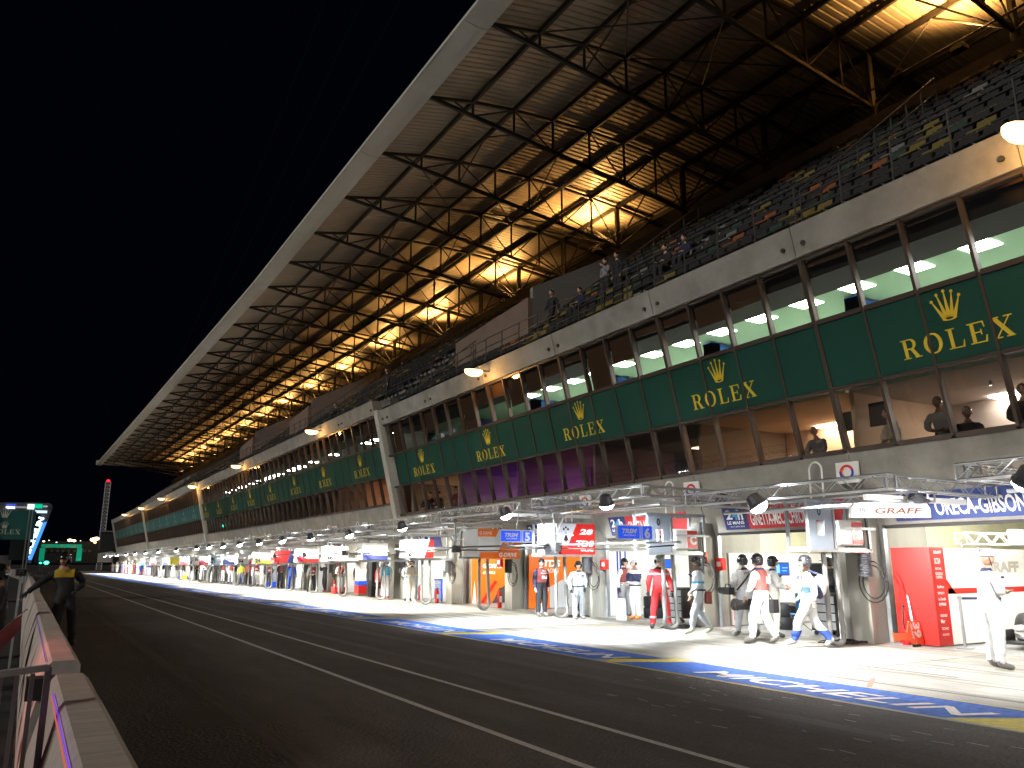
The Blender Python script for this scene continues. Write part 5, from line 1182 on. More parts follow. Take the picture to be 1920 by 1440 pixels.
def person(x, y, face, pose, up, low, lab, head=('full', 'black'), shoes='black', glove=None, sk=0, sc=1., vest=None, vnum=None, hy=0., stripes=None, belt=None, z=0., group=None, extra=None, back=False):
    """face: heading in degrees, 0 looks away down the lane (+Y), 90 looks to the left wall, -90 to the garages, 180 to the camera end"""
    T = thing('person', lab, 'person', (x, y, z), R_(face), group); T.scale = (sc, sc, sc)
    P = (pose, R_(hy)); dm, J, hc = body_mesh(*P)
    o = bpy.data.objects.new('body', dm); COL.objects.link(o); o.parent = T
    ms = [cl[up], cl[low], skin[sk], shoe[shoes], shoe['black'] if glove == 'black' else cl[glove] if glove else skin[sk], eye_m]
    for i, m_ in enumerate(ms): o.material_slots[i].link = 'OBJECT'; o.material_slots[i].material = m_
    if head: headgear(head[0], hel[head[1]] if head[1] in hel else cl[head[1]], T, hc, R_(hy))
    cz = J['chest'].z
    if vest:
        v = shell(P, 'vest', (0,), J['pelvis'].z+.10, cz+.16, .020, cl[vest], T, xlim=.17)
    if stripes:
        for nm, regs, za, zb in (('reflective_band', (0,), cz+.015, cz+.06), ('reflective_band', (1,), .26, .31)):
            shell(P, nm, regs, za, zb, .008, cl[stripes], T)
    if y < 24 and x > 5 and z == 0 and up in ('white', 'pale', 'cream') and not vest:
        c = J['chest']
        for (a_, b_, w_) in ((-.11, .02, .07), (.06, .05, .05)): MB().box(c.x+a_, c.x+a_+w_, c.y+.165, c.y+.205, c.z+b_, c.z+b_+.035).build('badge', cl['navy'], T, world=False)
    if z == 0 and x > 5 and y < 40:
        shell(P, 'collar', (0, 2), J['neck'].z-.015, J['neck'].z+.035, .010, cl['navy'] if up in ('white', 'cream') else cl['black'], T, xlim=.12)
        shell(P, 'waistband', (0, 1), J['pelvis'].z+.05, J['pelvis'].z+.085, .004, cl[low], T, xlim=.22)
    if belt: shell(P, 'belt', (0, 1), J['pelvis'].z+.035, J['pelvis'].z+.075, .012, cl[belt], T, xlim=.2)
    return T, J, hc
def chest_text(T, J, s, h, dz=0., m=None, back=False, dy=.20, w=None):
    c = J['chest']; y = (c.y-dy) if back else (c.y+dy); u = (-1, 0, 0) if not back else (1, 0, 0)
    o = text_into(MB(), s, (c.x, y, c.z+dz), u, (0, 0, 1), height=h, width=w, align='c', bold=.03).build('vest_lettering', m or white_l, T, world=False)
    return o
def camera_rig(T, c, s=1., nm='video_camera'):
    x, y, z = c
    k = MB().box(x-.06*s, x+.06*s, y-.16*s, y+.14*s, z-.07*s, z+.07*s).build(nm, black, T, world=False)
    MB().lathe([(.04*s, .14*s), (.05*s, .16*s), (.055*s, .30*s), (.065*s, .31*s), (.065*s, .36*s)], (x, y, z), 12, 'y').build('lens', darksteel, k, world=False)
    MB().tube([(x, y-.12*s, z+.07*s), (x, y-.08*s, z+.13*s), (x, y+.10*s, z+.13*s), (x, y+.13*s, z+.07*s)], .012, 5).build('handle', black, k, world=False)
# nearest people, as in the photograph (position, heading, pose)
T, J, hc = person(13.28, 7.45, -122, 'crossed', 'white', 'white', 'marshal in white overalls and grey helmet, arms folded, alone at the right edge', ('cycle', 'grey'), 'grey', sk=1, sc=1.03, hy=-20)
MB().tube([(-.05, .15, 1.42), (-.02, .165, 1.32), (0, .20, 1.22)], .018, 5).build('blue_lanyard', cl['blue'], T, world=False)
T, J, hc = person(13.52, 11.15, 35, 'walk', 'white', 'white', 'walking person in white overalls with blue side panels and a white and navy backpack', ('full', 'black'), 'white', sk=0, sc=1.0)
bp_ = MB().ell((0, -.23, 1.20), (.135, .12, .22), 14, 10).build('backpack', white, T, world=False, smooth=True)
MB().ell((0, -.20, 1.13), (.15, .10, .20), 14, 10).build('pack_base', cl['navy'], bp_, world=False, smooth=True)
MB().tube([(-.12, -.12, 1.05), (-.15, .05, 1.2), (-.13, .10, 1.36), (-.11, -.05, 1.48), (-.1, -.2, 1.42)], .02, 5).tube([(.12, -.12, 1.05), (.15, .05, 1.2), (.13, .10, 1.36), (.11, -.05, 1.48), (.1, -.2, 1.42)], .02, 5).build('strap', cl['navy'], bp_, world=False)
shell(('walk', 0.), 'blue_trim', (0,), 1.02, 1.18, .010, cl['blue'], T, xlim=.2)
shell(('walk', 0.), 'blue_cuff', (1,), .12, .34, .010, cl['blue'], T)
T, J, hc = person(14.06, 13.35, -20, 'stride', 'white', 'pale', 'cameraman in pale overalls seen from behind, camera slung at his left hip', ('full', 'black'), 'grey', sk=1, sc=1.02)
camera_rig(T, (-.34, .12, 1.0), 1.1); chest_text(T, J, 'WEC', .07, .05, mat('grey_lettering', (.4, .4, .4)), back=True)
MB().tube([(.12, .12, 1.44), (-.05, .17, 1.25), (-.22, .12, 1.02)], .02, 5).tube([(.12, -.13, 1.44), (-.05, -.16, 1.25), (-.22, -.06, 1.02)], .02, 5).build('camera_strap', black, T, world=False)
T, J, hc = person(13.3, 12.2, 12, 'carry', 'white', 'white', 'man in white overalls and brick red numbered bib carrying a heavy camera low', ('full', 'black'), 'grey', sk=0, sc=1.02, vest='brown')
camera_rig(T, (.22, .10, .74), 1.9); chest_text(T, J, '18', .14, -.10); chest_text(T, J, 'TV', .07, .08); chest_text(T, J, '18', .14, -.10, back=True, dy=.20)
T, J, hc = person(14.7, 13.1, -130, 'hold', 'white', 'cream', 'helmeted man in white talking behind the red bib cameraman', ('full', 'black'), 'black', sk=0)
T, J, hc = person(13.8, 14.55, 62, 'stride', 'pale', 'pale', 'walking marshal in pale blue white overalls with red hip bag and beige shoes', ('full', 'black'), 'beige', sk=1, sc=1.0, belt='black')
MB().box(-.12, .10, -.27, -.15, .70, .98).build('hip_bag', cl['brown'], T, world=False); shell(('stride', 0.), 'arm_band', (0,), 1.17, 1.215, .01, cl['skyblue'], T)
T, J, hc = person(14.15, 16.35, 150, 'apart', 'red', 'red', 'fireman in red overalls with silver stripes, white helmet and black gloves', ('full', 'white'), 'black', 'black', sk=0, sc=1.02, stripes='grey', hy=20)
MB().ell((-.09, .135, 1.33), (.03, .01, .03), 10, 6).build('badge', cl['pale'], T, world=False)
T, J, hc = person(15.9, 20.0, -170, 'apart', 'white', 'grey', 'helmeted man in grey white overalls with dark red bib numbered 368', ('full', 'black'), 'black', 'black', sk=0, vest='maroon', sc=1.0); chest_text(T, J, '368', .10, -.13); chest_text(T, J, 'PRO', .05, .07); chest_text(T, J, 'POLICE', .045, 0)
T, J, hc = person(15.75, 19.3, 95, 'face', 'white', 'white', 'crewman in white and black race suit with grey cap, hand at his mouth, orange shoes', ('cap', 'grey'), 'orange', sk=0, sc=.98, belt='black')
shell(('face', 0.), 'black_sleeves', (0,), 1.12, 1.36, .008, cl['navy'], T)
T, J, hc = person(14.31, 20.2, 170, 'pocket', 'pale', 'pale', 'stocky marshal in pale blue overalls with black belt and ear defenders, hand in pocket', ('full', 'black'), 'grey', 'black', sk=0, sc=.95, belt='black', hy=-25)
T, J, hc = person(14.16, 22.0, 178, 'stand', 'navy', 'black', 'man in navy top, black trousers and dark red bib numbered 861 before the orange wall', ('cycle', 'black'), 'grey', sk=0, sc=.99, vest='maroon', hy=-50)
chest_text(T, J, '861', .10, -.13); chest_text(T, J, 'PRO', .05, .09); chest_text(T, J, 'POLICE-TV', .04, .02)
# middle distance
MID = [(14.34, 32.6, 178, 'crossed', 'cream', 'cream', 'marshal in cream overalls with folded arms, nearest of the white suited group', ('full', 'black'), 'white', None, None),
 (14.8, 34.0, 175, 'hold', 'white', 'white', 'photographer in white overalls and sky blue bib holding a black camera', ('full', 'black'), 'black', 'skyblue', 'cam'),
 (14.8, 36.6, 150, 'stand', 'white', 'white', 'man in white overalls with sky blue bib and black trouser stripe', ('full', 'black'), 'red', 'skyblue', None),
 (15.1, 38.0, 160, 'stand', 'red', 'red', 'mechanic in red overalls and white helmet half hidden behind the sky blue bib', ('full', 'white'), 'black', None, None),
 (14.65, 47.7, 178, 'apart', 'white', 'black', 'man in white helmet, dark red bib and black trousers facing the camera', ('full', 'white'), 'black', 'maroon', None),
 (15.2, 46.9, 120, 'wave', 'black', 'black', 'bald crewman in black lifting a hand to his head', None, 'red', None, None),
 (14.72, 52.3, 170, 'wave', 'blue', 'blue', 'man in royal blue overalls walking and raising one hand', ('hair', 'black'), 'black', None, None),
 (14.65, 57.7, 175, 'pocket', 'black', 'black', 'man in black with orange bib shoulders, right of the vested group', ('full', 'black'), 'black', 'maroon', None),
 (14.8, 61.5, 170, 'stride', 'white', 'white', 'man in white overalls with dark red bib in the middle of the vested group', ('full', 'black'), 'black', 'maroon', None),
 (14.95, 64.5, 160, 'stand', 'brown', 'black', 'tall man in brown bib and black trousers in the vested group', ('full', 'black'), 'grey', 'brown', None),
 (14.78, 66.2, 175, 'apart', 'yellow', 'grey', 'short person in a fluorescent yellow vest', ('full', 'brown'), 'black', 'yellow', None),
 (15.1, 71.5, 175, 'stand', 'pale', 'pale', 'marshal in pale overalls with dark red bib left of the yellow vest', ('full', 'white'), 'black', 'maroon', None),
 (15.6, 69.5, 140, 'stand', 'blue', 'blue', 'crewman in blue behind the yellow vest', ('full', 'blue'), 'black', None, None),
 (15.3, 81.3, 170, 'hold', 'black', 'black', 'crewman in black with grey bib leaning back, right of a pair', ('hair', 'black'), 'black', 'grey', None),
 (15.2, 87.5, 175, 'crossed', 'black', 'black', 'crewman in black with dark red bib, left of a pair', ('full', 'black'), 'black', 'maroon', None),
 (15.4, 92.8, 175, 'stand', 'grey', 'grey', 'man in grey overalls and maroon bib near the piled cables', ('full', 'brown'), 'black', 'maroon', None),
 (15.0, 100, 178, 'akimbo', 'white', 'white', 'man in white with hands on hips far down the apron', ('full', 'grey'), 'black', 'brown', None),
 (15.3, 106, 170, 'stand', 'pale', 'pale', 'pale overalled figure left of the hands on hips man', ('full', 'grey'), 'black', None, None),
 (14.9, 119.5, 175, 'akimbo', 'blue', 'blue', 'crewman in blue overalls far away, right of two in blue', ('full', 'blue'), 'black', None, None),
 (15.3, 124, 175, 'stand', 'white', 'white', 'white overalled figure between the two men in blue', ('full', 'white'), 'black', None, None),
 (14.8, 131, 165, 'stand', 'blue', 'blue', 'crewman in blue overalls far away, left of two in blue', ('full', 'blue'), 'black', None, None),
 (14.9, 135, 175, 'stand', 'black', 'grey', 'dark figure left of the two men in blue', ('full', 'black'), 'black', None, None)]
for (x, y, f, ps, u, l, lab, hd, sh_, vs_, ex) in MID:
    T, J, hc = person(x+(.0 if y < 60 else -.1), y, f, ps, u, l, lab, hd, sh_, vest=vs_, sk=random.choice([0, 0, 1]), sc=random.uniform(.95, 1.03))
    if ex == 'cam': camera_rig(T, (.0, .33, 1.1), 1.1)
    if vs_ == 'maroon' and y < 62: chest_text(T, J, '1%d' % random.randint(10, 99), .09, -.12)
MORE = [(15.0, 43.6, 'white', 'grey', 'hold', 'maroon'), (15.5, 42.2, 'black', 'black', 'stand', None), (14.9, 55.6, 'black', 'black', 'hold', 'maroon'), (15.4, 59.3, 'white', 'white', 'crossed', None), (15.4, 63.0, 'cream', 'cream', 'stand', None), (15.0, 74.5, 'white', 'white', 'stand', 'maroon'), (15.5, 76.8, 'navy', 'navy', 'apart', None), (15.2, 79.0, 'grey', 'grey', 'crossed', None),
 (15.0, 84.5, 'white', 'white', 'akimbo', None), (15.4, 89.5, 'white', 'grey', 'hold', 'skyblue'), (14.9, 95.4, 'white', 'white', 'stand', None), (15.3, 97.5, 'red', 'red', 'apart', None), (15.1, 103, 'white', 'white', 'crossed', None)]
for n_, (x, y, u, l, ps, vs_) in enumerate(MORE):
    person(x, y, 170+12*((n_*7) % 5-2), ps, u, l, '%s overalled crew member%s, %s in the middle garages' % (u, ' with %s bib' % vs_ if vs_ else '', ordn(n_)), ('full', ['white', 'black', 'grey'][n_ % 3]), vest=vs_, sk=n_ % 2)
q = random.Random(21); cc_ = ['white', 'red', 'white', 'cream', 'red', 'purple', 'white', 'grey', 'orange', 'white', 'maroon', 'teal']
for i in range(24):
    y = 108+i*2.9+q.uniform(-.6, .6); c1 = cc_[i % 12]
    person(15.2-.6*(y-100)/70+q.uniform(-.5, .3), y, 175+q.uniform(-40, 40), q.choice(['stand', 'apart', 'akimbo', 'crossed', 'hold']), c1, c1, '%s overalled crew member in the far line by the garages' % c1, ('full', q.choice(['white', 'black', 'grey'])), group='%s overalled crew far down the apron' % c1, sc=q.uniform(.95, 1.04))
# crew inside the second garage
person(16.4, 12.9, 60, 'hold', 'black', 'black', 'crewman in black and grey beside the blue chair, turned to the screens', ('full', 'black'), sk=0)
person(17.0, 13.3, 10, 'stand', 'black', 'black', 'second crewman in black behind the backpack wearer', ('full', 'black'), sk=1)
person(16.9, 16.5-.9, 170, 'apart', 'black', 'black', 'helmet and dark gear figure standing by the red fire point box', ('full', 'white'), sk=0)
# spectators leaning at the lower windows
WP = [(15.75, 9.55, 100, 'sit', 'grey', 'short haired man in grey shirt at the near window beside the low dark haired person', 'hair', .0), (15.75, 10.6, 60, 'sit', 'cream', 'man in pale shirt behind the window beside the wall screen', 'hair', -.05), (15.7, 9.0, 120, 'sit', 'black', 'low dark haired person beside the short haired man at the window', 'hair', -.32),
      (15.75, 7.9, 110, 'sit', 'black', 'person in dark jacket under the ceiling spotlight at the near window', 'hair', -.05), (15.8, 7.25, 80, 'sit', 'brown', 'person with curly dark hair at the window nearest the camera', 'hair', .05), (16.1, 12.9, 90, 'sit', 'grey', 'bald man with folded arms at the window of the cream room', None, -.1),
      (15.75, 34.3, 70, 'sit', 'black', 'red haired man in black jacket leaning at the open window', 'hair', -.1), (15.75, 33.4, 80, 'sit', 'black', 'dark haired man in black jacket at the open window', 'hair', -.15), (15.9, 33.9, 60, 'sit', 'red', 'person in red raising a glass behind the leaning men', 'hair', .05), (15.8, 35.0, 100, 'sit', 'black', 'man at the far side of the open window', 'hair', -.12), (16.0, 32.2, 90, 'sit', 'brown', 'person sitting behind the orange tinted window', 'hair', .0)]
for (x, y, f, ps, u, lab, hd, dz) in WP:
    person(x+.38, y, f, 'perch', u, 'black', lab, (hd, 'brown' if 'curly' in lab or 'red haired' in lab else 'black') if hd else None, sk=0 if 'low' not in lab else 2, z=3.70+dz, sc=1.)
# spectators on the terrace
SP = [(17.3, 25.4, 'black', 'walk', 'spectator in black climbing the terrace stairs'), (17.9, 22.9, 'grey', 'face', 'spectator in grey shirt standing by the terrace rail with a phone'), (18.0, 22.2, 'black', 'stand', 'spectator in dark clothes beside the one holding a phone'), (17.2, 23.4, 'navy', 'sit', 'seated spectator in navy below the two standing ones'),
      (16.6, 18.6, 'black', 'sit', 'seated spectator in black jacket, left of the pair on the yellow seats'), (16.6, 17.7, 'navy', 'sit', 'seated spectator in navy, right of the pair on the yellow seats'), (16.3, 40.5, 'black', 'stand', 'dark spectator standing beyond the step in the building'), (16.2, 49, 'black', 'sit', 'dark seated spectator far along the terrace')]
for (x, y, u, ps, lab) in SP:
    zo_, dx = szo(y); i = int(round((x-14.95)/.8-.5)); X0, z0 = row_pos(i)
    person(X0+.42+dx, y, 90, ps, u, 'black', lab, ('hair', 'black'), sk=0, z=z0+zo_-(.0 if ps != 'sit' else .06))
# the marshal leaning on the pit wall
T, J, hc = person(.80, 19.0, 175, 'lean', 'black', 'black', 'marshal in black and yellow jacket and black helmet leaning one hand on the pit wall', ('full', 'black'), 'black', 'black', sk=0, sc=1.0, hy=15)
T.scale = (-1.04, 1.04, 1.04)
shell(('lean', R_(15)), 'yellow_shoulder_panel', (0,), 1.30, 1.47, .012, cl['gold'], T, xlim=.17)
# orange marshal behind the wall
person(-.55, 17.5, 170, 'stand', 'orange', 'orange', 'marshal in bright orange overalls in the dark behind the pit wall', ('hair', 'black'), 'black', sk=1, sc=.98)
person(-.25, 13.2, 100, 'hold', 'black', 'black', 'dark clad marshal bent over the signalling gear behind the wall', ('full', 'black'), 'black', sk=1, sc=.9)

# a wall screen and small ceiling spots in the near room behind the glass
T = thing('wall_screen', 'dark flat screen on a wall arm behind the lower near window', 'screen', (15.9, 11.0, 4.9)); MB().box(16.0, 16.05, 10.75, 11.15, 4.62, 5.15).build('case', black, T); MB().tube([(16.05, 11.0, 4.9), (16.4, 11.3, 4.9)], .03, 6).build('arm', steel, T)
T = thing('wall_screen', 'dark flat screen on the cream room wall left of the thick window post', 'screen', (16.3, 12.2, 4.8)); MB().box(16.2, 16.25, 11.75, 12.1, 4.65, 5.1).build('case', black, T)
for n_, (x, y) in enumerate([(16.9, 8.9), (16.9, 7.5)]):
    T = thing('ceiling_spot', ['small silver ceiling spotlight in the near room, left one', 'small silver ceiling spotlight in the near room, right one'][n_], 'lamp', (x, y, 5.4)); MB().lathe([(.03, 5.25), (.04, 5.27), (.03, 5.36)], (x, y, 0), 10).build('housing', alu, T); MB().lathe([(.025, 5.243), (.025, 5.248)], (x, y, 0), 10).build('lens', emis('spot_lens', (1, 1, 1), 6), T)
# ------------------------------------------------------------ pit wall on the left
wallm = mat('pit_wall_concrete', (.60, .53, .48), .85, noise=.22, scale=3, bump=.6)
ribm = mat('combed_concrete_top', (.62, .55, .49), .85, noise=.3, scale=9, bump=1.0, stretch=(.35, 4.5, 1))
def wall_block(y0, y1, lab, x0=.235, x1=.425, zt=.95, m=ribm):
    T = thing('pit_wall', lab, 'wall', (.1, y0, 0)); n = max(2, int((y1-y0)/.35)); m_ = MB(); vs = []; q = random.Random(int(y0*10))
    for i in range(n+1):
        y = y0+(y1-y0)*i/n; e = .002*q.uniform(-1, 1) if y < 20 else 0
        if i in (0, n): e = 0
        sec = [(x0-.12, 0), (x0-.10, .5), (x0-.012+e, zt-.03), (x0+.012, zt), (x1-.035, zt), (x1+e, zt-.03), (x1+.02, .5), (x1+.12, .12), (x1+.12, 0)]
        vs += [(a, y, b) for a, b in sec]
    k = 9; fs = [(i*k+j, i*k+(j+1) % k, (i+1)*k+(j+1) % k, (i+1)*k+j) for i in range(n) for j in range(k)]
    m_.add(vs, fs+[tuple(range(k-1, -1, -1)), tuple(range(n*k, n*k+k))]); m_.build('block', m, T); return T
wall_block(-1.5, 5.95, 'nearest concrete pit wall block with rough combed top')
W2 = wall_block(6.75, 24.5, 'second concrete pit wall block beyond the steel latch gap', m=wallm)
MB().box(.10, .40, 6.55, 6.74, .72, .86).box(.36, .40, 6.2, 6.74, .45, .70).build('steel_bracket', darksteel, W2)
wall_block(25.0, 48, 'third pit wall block, beyond the leaning marshal', zt=1.0, m=wallm)
T = thing('pit_wall', 'far curve of the pit wall with pale kerb edge bending away left', 'wall', (.3, 48.4, 0))
c = MB(); pts = [(.32, 48.4), (.30, 60), (.25, 80), (-.1, 100), (-1.2, 125), (-3.5, 150)]
for a, b in zip(pts, pts[1:]): c.hexa([(a[0]-.2, a[1], 0), (b[0]-.2, b[1], 0), (b[0]+.1, b[1], 0), (a[0]+.1, a[1], 0)], [(a[0]-.15, a[1], .95), (b[0]-.15, b[1], .95), (b[0]+.05, b[1], .95), (a[0]+.05, a[1], .95)])
c.build('block', mat('pale_wall', (.34, .31, .30)), T)
# red-violet light strip lying on the inner edge of the wall
T = thing('light_strip', 'thin violet and red glowing strip along the inner edge of the pit wall', 'light strip', (.2, 0, .93))
MB().tube([(.214, -1, .925), (.214, 5.3, .925)], .0026, 5).build('violet_tube', emis('violet_tube', (.25, .06, 1.), .9), T)
MB().tube([(.206, -1, .912), (.206, 5.3, .912)], .0035, 5).build('red_tube', emis('red_tube', (1., .20, .18), .6), T)
MB().tube([(.214, 7.0, .925), (.214, 13, .925)], .003, 5).build('violet_tube', emis('violet_dim', (.25, .08, .8), .35), T)
add_light('AREA', 'wall_red_fill', T, (-.9, 8, 1.6), 12, (1, .22, .18), (.15, 7.5, .6), size=.5)  # unseen red lamp added beside the wall to redden its inner face
# steel crowd gate leading left from the wall gap
gate_m = mat('gate_zinc', (.55, .55, .55), .6, .1)
T = thing('steel_gate', 'low grey steel bar gate standing left of the pit wall gap', 'gate', (-.3, 4.9, .3)); ga, gb = Vector((.16, 4.75, 1.12)), Vector((-.75, 4.2, 1.10))
f = MB().bar(ga, gb, .03).bar(ga-Vector((0, 0, .62)), gb-Vector((0, 0, .62)), .03); f.bar(ga, ga-Vector((0, 0, 1.12)), .03).bar(gb, gb-Vector((0, 0, 1.10)), .03); f.build('frame', gate_m, T)
b_ = MB()
for i in range(1, 14): p_ = ga.lerp(gb, i/14); b_.bar(p_-Vector((0, 0, .02)), p_-Vector((0, 0, .60)), .02, .03)
b_.build('bars', gate_m, T)
# seats, folded boards and clutter behind the wall
dred = mat('dark_red_canvas', (.22, .012, .02), .7)
for i in range(9):
    y = 7.2+i*1.25; x = -.42-.05*(i % 3)
    T = thing('folding_chair', 'dark red folding chair behind the pit wall, %s from the camera' % ordn(i), 'seat', (x, y, 0), .2*(i % 3), group='dark red chairs behind the pit wall')
    MB().box(-.22, .22, -.2, .2, .44, .48).build('cushion', dred, T, world=False); MB().hexa([(-.22, -.24, .5), (.22, -.24, .5), (.22, -.20, .5), (-.22, -.20, .5)], [(-.22, -.36, .98), (.22, -.36, .98), (.22, -.32, .98), (-.22, -.32, .98)]).build('backrest', dred, T, world=False)
    l = MB()
    for s in (-.2, .2): l.tube([(s, -.2, 0), (s, .18, .45)], .012, 4).tube([(s, .2, 0), (s, -.3, .9)], .012, 4)
    l.build('frame', darksteel, T, world=False)
T = thing('red_flag', 'rolled red flag on a stick resting against the pit wall', 'flag', (.0, 12, .9)); MB().tube([(.10, 12.8, 1.03), (-.55, 9.2, .55)], .012, 5).build('stick', steel, T)
MB().hexa([(.02, 12.2, .84), (-.45, 9.8, .40), (-.42, 9.8, .36), (.04, 12.2, .80)], [(.03, 12.2, .98), (-.45, 9.8, .66), (-.42, 9.8, .66), (.05, 12.2, .98)]).build('cloth', dred, T)
T = thing('signal_board', 'small dark display board with grey outline behind the pit wall', 'display', (-.2, 15.5, 1.2)); A = at(30, 1066, 15.5); Bp = at(50, 1080, 15.5)
MB().box(A.x, Bp.x, 15.5, 15.55, Bp.z, A.z).build('case', steel, T); MB().box(A.x+.012, Bp.x-.012, 15.49, 15.499, Bp.z+.012, A.z-.012).build('screen', black, T)
s_ = MB(); w = Bp.x-A.x; h = A.z-Bp.z
for (u0, u1, v) in ((.3, .75, .75), (.2, .7, .55), (.2, .45, .3), (.55, .8, .3)): s_.box(A.x+w*u0, A.x+w*u1, 15.485, 15.489, Bp.z+h*v, Bp.z+h*(v+.07))
s_.build('display_marks', steel, T); MB().tube([((A.x+Bp.x)/2, 15.53, 0), ((A.x+Bp.x)/2, 15.53, Bp.z)], .02, 5).build('post', steel, T)
# dark marshal stands, hoardings and the lit footbridge on the left
dg = mat('hoarding_green', (.012, .10, .085), .6, emit=(.01, .10, .09), es=.06)
def rect_at(mb, p0, p1, Y, th=.1): a, b = at(*p0, Y), at(*p1, Y); return mb.box(min(a.x, b.x), max(a.x, b.x), Y, Y+th, min(a.z, b.z), max(a.z, b.z)), a, b
T = thing('hoarding', 'tall dark green hoarding with two pale crowns and lettering on the left', 'hoarding', (-2, 42, 2)); m_, a, b = rect_at(MB(), (-60, 955), (62, 1012), 42, .3); m_.build('panel', dg, T)
pale = mat('pale_crown', (.42, .42, .34), .6, emit=(.4, .4, .33), es=.12)
for (px, py, hh) in ((9, 971, .42), (8, 991, .30)):
    c = at(px, py, 41.97); m_ = MB(); crown(m_, Vector((c.x, 41.96, c.z)), Vector((1, 0, 0)), Vector((0, 0, 1)), hh); m_.build('crown', pale, T)
lt = MB(); c = at(-16, 1001, 41.96); x = 0
for ch in 'ROLEX': x += serif(lt, ch, Vector((c.x+x*.20, 41.96, c.z)), Vector((1, 0, 0)), Vector((0, 0, 1)), .20)+.12
lt.build('lettering', pale, T)
T2 = thing('marshal_tower', 'black curtained marshal post under the green hoarding', 'tower', (-2, 42.5, 0)); m_, a, b = rect_at(MB(), (20, 1012), (53, 1050), 42, 1.5); m_.build('curtain', mat('black_curtain', (.004, .010, .009), .9), T2)
m_ = MB()
for px in (-10, 56, 62): a = at(px, 955, 41.9); m_.bar((a.x, 41.9, 0), (a.x, 41.9, a.z), .05)
m_.build('posts', steel, T2); A = at(-20, 1015, 42); Bq = at(20, 1050, 42); MB().box(A.x, Bq.x, 42.2, 43.5, 0, Bq.z+.2).build('base', mat('grey_booth', (.12, .12, .12)), T2)
T = thing('footbridge', 'footbridge arch with slanted leg lit blue and white, screens along its top', 'bridge', (0, 60, 0)); Y = 60
def poly_at(pts, Y, th, name, m, par):
    P_ = [at(px, py, Y) for px, py in pts]; n = len(P_); o = MB().add([tuple(p) for p in P_]+[(p.x, p.y+th, p.z) for p in P_], [tuple(range(n)), tuple(range(2*n-1, n-1, -1))]+[(i, n+i, n+(i+1) % n, (i+1) % n) for i in range(n)]).build(name, m, par); return recalc(o)
poly_at([(-80, 946), (10, 942), (92, 943), (97, 946), (99, 952), (90, 975), (58, 1056), (46, 1056), (54, 1040), (72, 995), (80, 972), (76, 964), (62, 961), (-80, 961)], 60, 1.2, 'arch', mat('bridge_blue_grey', (.10, .12, .16), .5), T)
poly_at([(88, 978), (59, 1050), (50, 1050), (58, 1035), (79, 981)], 59.95, .03, 'lit_band', emis('lit_blue', (.06, .28, 1.), 1.5), T)
P1, P2 = at(53, 1047, 59.9), at(83, 971, 59.9); d_ = (P2-P1).normalized(); up = Vector((-d_.z, 0, d_.x))
text('MICHELIN', 'lettering', emis('lit_white', (.75, .92, 1), 2.6), T, P1-up*-.01, d_, up, height=.30, width=(P2-P1).length, bold=.05)
for n_, (x0, x1, y0, y1, cc_, st) in enumerate([(12, 30, 945, 948, (.05, .1, .8), 1.2), (11, 28, 949, 954, (.8, .85, 1), 1.6), (30, 50, 949, 953, (.4, .4, .42), .6), (52, 64, 945, 955, (.85, 1, .95), 1.4), (66, 79, 945, 953, (.0, .6, .3), 1.1), (66, 88, 957, 962, (.6, .85, 1), 1.6), (81, 89, 948, 951, (.6, .6, .6), .7)]):
    m_, a, b = rect_at(MB(), (x0, y0), (x1, y1), 59.9, .05); m_.build('screen', emis('bridge_screen_%d' % n_, cc_, st), T)
# green start gantry with crowns, distant stand and lights, kerb, green signals
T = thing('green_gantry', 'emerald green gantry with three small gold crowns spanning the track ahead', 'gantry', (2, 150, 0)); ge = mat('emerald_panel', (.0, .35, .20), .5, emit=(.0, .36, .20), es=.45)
m_, a, b = rect_at(MB(), (78, 1020), (153, 1027), 150, .6); m_.build('beam', ge, T)
for (x0, x1) in ((75, 82), (145, 152)): m_, a, b = rect_at(MB(), (x0, 1027.5), (x1, 1052), 150, .5); m_.build('leg', ge, T)
for px in (91, 115, 140):
    c = at(px, 1024.5, 149.9); cr = MB(); crown(cr, Vector((c.x, 149.9, c.z)), Vector((1, 0, 0)), Vector((0, 0, 1)), .30); cr.build('crown', gold, T)
    lt = MB(); x = -.62
    for ch in 'ROLEX': x += (serif(lt, ch, Vector((c.x+x, 149.9, c.z-.26)), Vector((1, 0, 0)), Vector((0, 0, 1)), .22)+.15)*.22
    lt.build('lettering', gold, T)
T = thing('distant_stand', 'dark distant grandstand beyond the green gantry', 'grandstand', (5, 230, 0)); m_, a, b = rect_at(MB(), (70, 1014), (230, 1056), 230, 8); m_.build('wall', mat('distant_wall', (.025, .027, .027), .9), T)
m_ = MB()
for px in (86, 97, 108, 118, 129, 140, 158, 168): m_, a, b = rect_at(m_, (px-2.5, 1031), (px+2.5, 1035), 229.8, .1)
m_.build('number_plates', mat('distant_plates', (.10, .10, .09), .9), T)
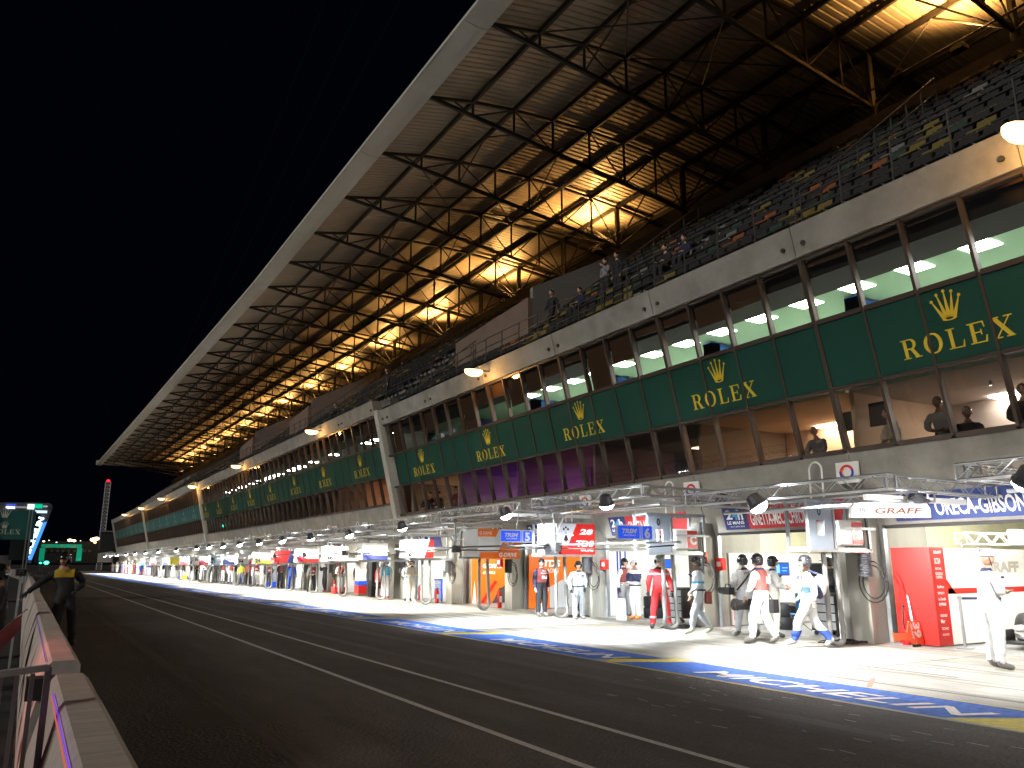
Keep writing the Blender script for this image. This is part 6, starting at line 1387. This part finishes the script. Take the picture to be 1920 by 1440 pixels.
for n_, (px, py, r, c_, s_) in enumerate([(82, 1015, .28, (1, .6, .25), 6), (131, 1013, .5, (1, .62, .28), 10), (139, 1014, .4, (1, .75, .5), 9), (175, 1012, .7, (1, .6, .22), 12), (181, 1010, .6, (1, .7, .35), 12), (178, 1017, .35, (1, .5, .15), 8), (190, 1023, .5, (.9, .95, 1), 9), (106, 1017, .16, (.8, .85, 1), 4), (92, 1013, .14, (1, .8, .5), 4), (151, 1014, .15, (1, .8, .5), 3)]):
    p = at(px, py, 225); T = thing('distant_lamp', ['small amber lamp left of the green gantry', 'bright amber lamp above the green gantry', 'pale amber lamp beside the bright one above the gantry', 'large amber lamp left of the mast foot', 'second large amber lamp at the mast foot', 'small orange lamp below the large amber ones', 'white lamp right of the mast foot', 'tiny white lamp over the gantry', 'tiny warm lamp near the gantry corner', 'faint warm lamp right of the gantry'][n_], 'lamp', p)
    MB().ell(p, (r, r*.5, r*.6), 10, 6).build('globe', emis('distant_glow_%d' % n_, c_, s_), T); MB().tube([(p.x, p.y, 0), (p.x, p.y, p.z-r*.5)], .06, 4).build('post', darksteel, T)
for n_, (px, py, r, st) in enumerate([(87, 1055, .22, 9), (76, 1055.5, .12, 4)]):
    p = at(px, py, 140); T = thing('signal_lamp', ['bright green signal light low beside the track', 'smaller green signal light left of the bright one'][n_], 'signal', p)
    MB().ell(p, (r*1.5, .1, r), 12, 8).build('lens', emis('green_signal_%d' % n_, (.05, 1., .65), st), T); MB().box(p.x-.3, p.x+.3, p.y+.1, p.y+.2, 0, p.z+.3).build('case', darksteel, T)
T = thing('lattice_mast', 'tall lattice mast with a red light on top in the distance', 'mast', (17.5, 250, 0)); m_ = MB(); x0, w, H = 16.7, 1.25, 23.6
Xm = lambda z: 16.95+.0*z
for z in range(0, 24, 1):
    for (a, b) in (((0, 0), (1, 0)), ((1, 0), (1, 1)), ((1, 1), (0, 1)), ((0, 1), (0, 0))):
        A_ = (Xm(z)+a[0]*w, 250+a[1]*w, z); B_ = (Xm(z)+b[0]*w, 250+b[1]*w, z+1); C_ = (Xm(z)+b[0]*w, 250+b[1]*w, z)
        m_.tube([A_, B_], .05, 3, cap=False).tube([A_, C_], .05, 3, cap=False)
for a in ((0, 0), (1, 0), (1, 1), (0, 1)): m_.tube([(Xm(0)+a[0]*w, 250+a[1]*w, 0), (Xm(24)+a[0]*w, 250+a[1]*w, 24)], .08, 4)
m_.build('lattice', mat('mast_steel', (.8, .82, .83), .6, emit=(.45, .47, .48), es=.0), T); MB().ell((17.55, 250.5, 24.25), (.5, .5, .35), 10, 6).build('red_lamp', emis('red_beacon', (1, .02, .04), 2.5), T)
T = thing('control_cabin', 'dark cabin with flat roof past the end of the pit building', 'building', (16, 190, 0)); m_, a, b = rect_at(MB(), (190, 998), (213, 1030), 190, 3); m_.build('wall', mat('cabin_dark', (.05, .05, .055), .8), T)
m_, a, b = rect_at(MB(), (188, 995), (218, 997.5), 189.8, 3); m_.build('roof', mat('grey_roof', (.35, .36, .36), .7), T)
T = thing('end_wall', 'low ribbed grey wall at the far end of the garages', 'wall', (13.6, 172, 0)); MB().box(13.9, 14.2, 171.3, 205, 1.9, 3.9).build('ribbed_wall', concrete, T)
T = thing('power_cable', 'thin cables hanging across the night sky', 'cable', (0, 60, 30)); 
for n_ in range(3):
    p, q_ = at(300+n_*14, 740, 140), at(610+n_*70, 0, 40)
    MB().tube([p.lerp(q_, i/10)-Vector((0, 0, 2.2*math.sin(math.pi*i/10))) for i in range(11)], .012, 3).build('strand', black, T)
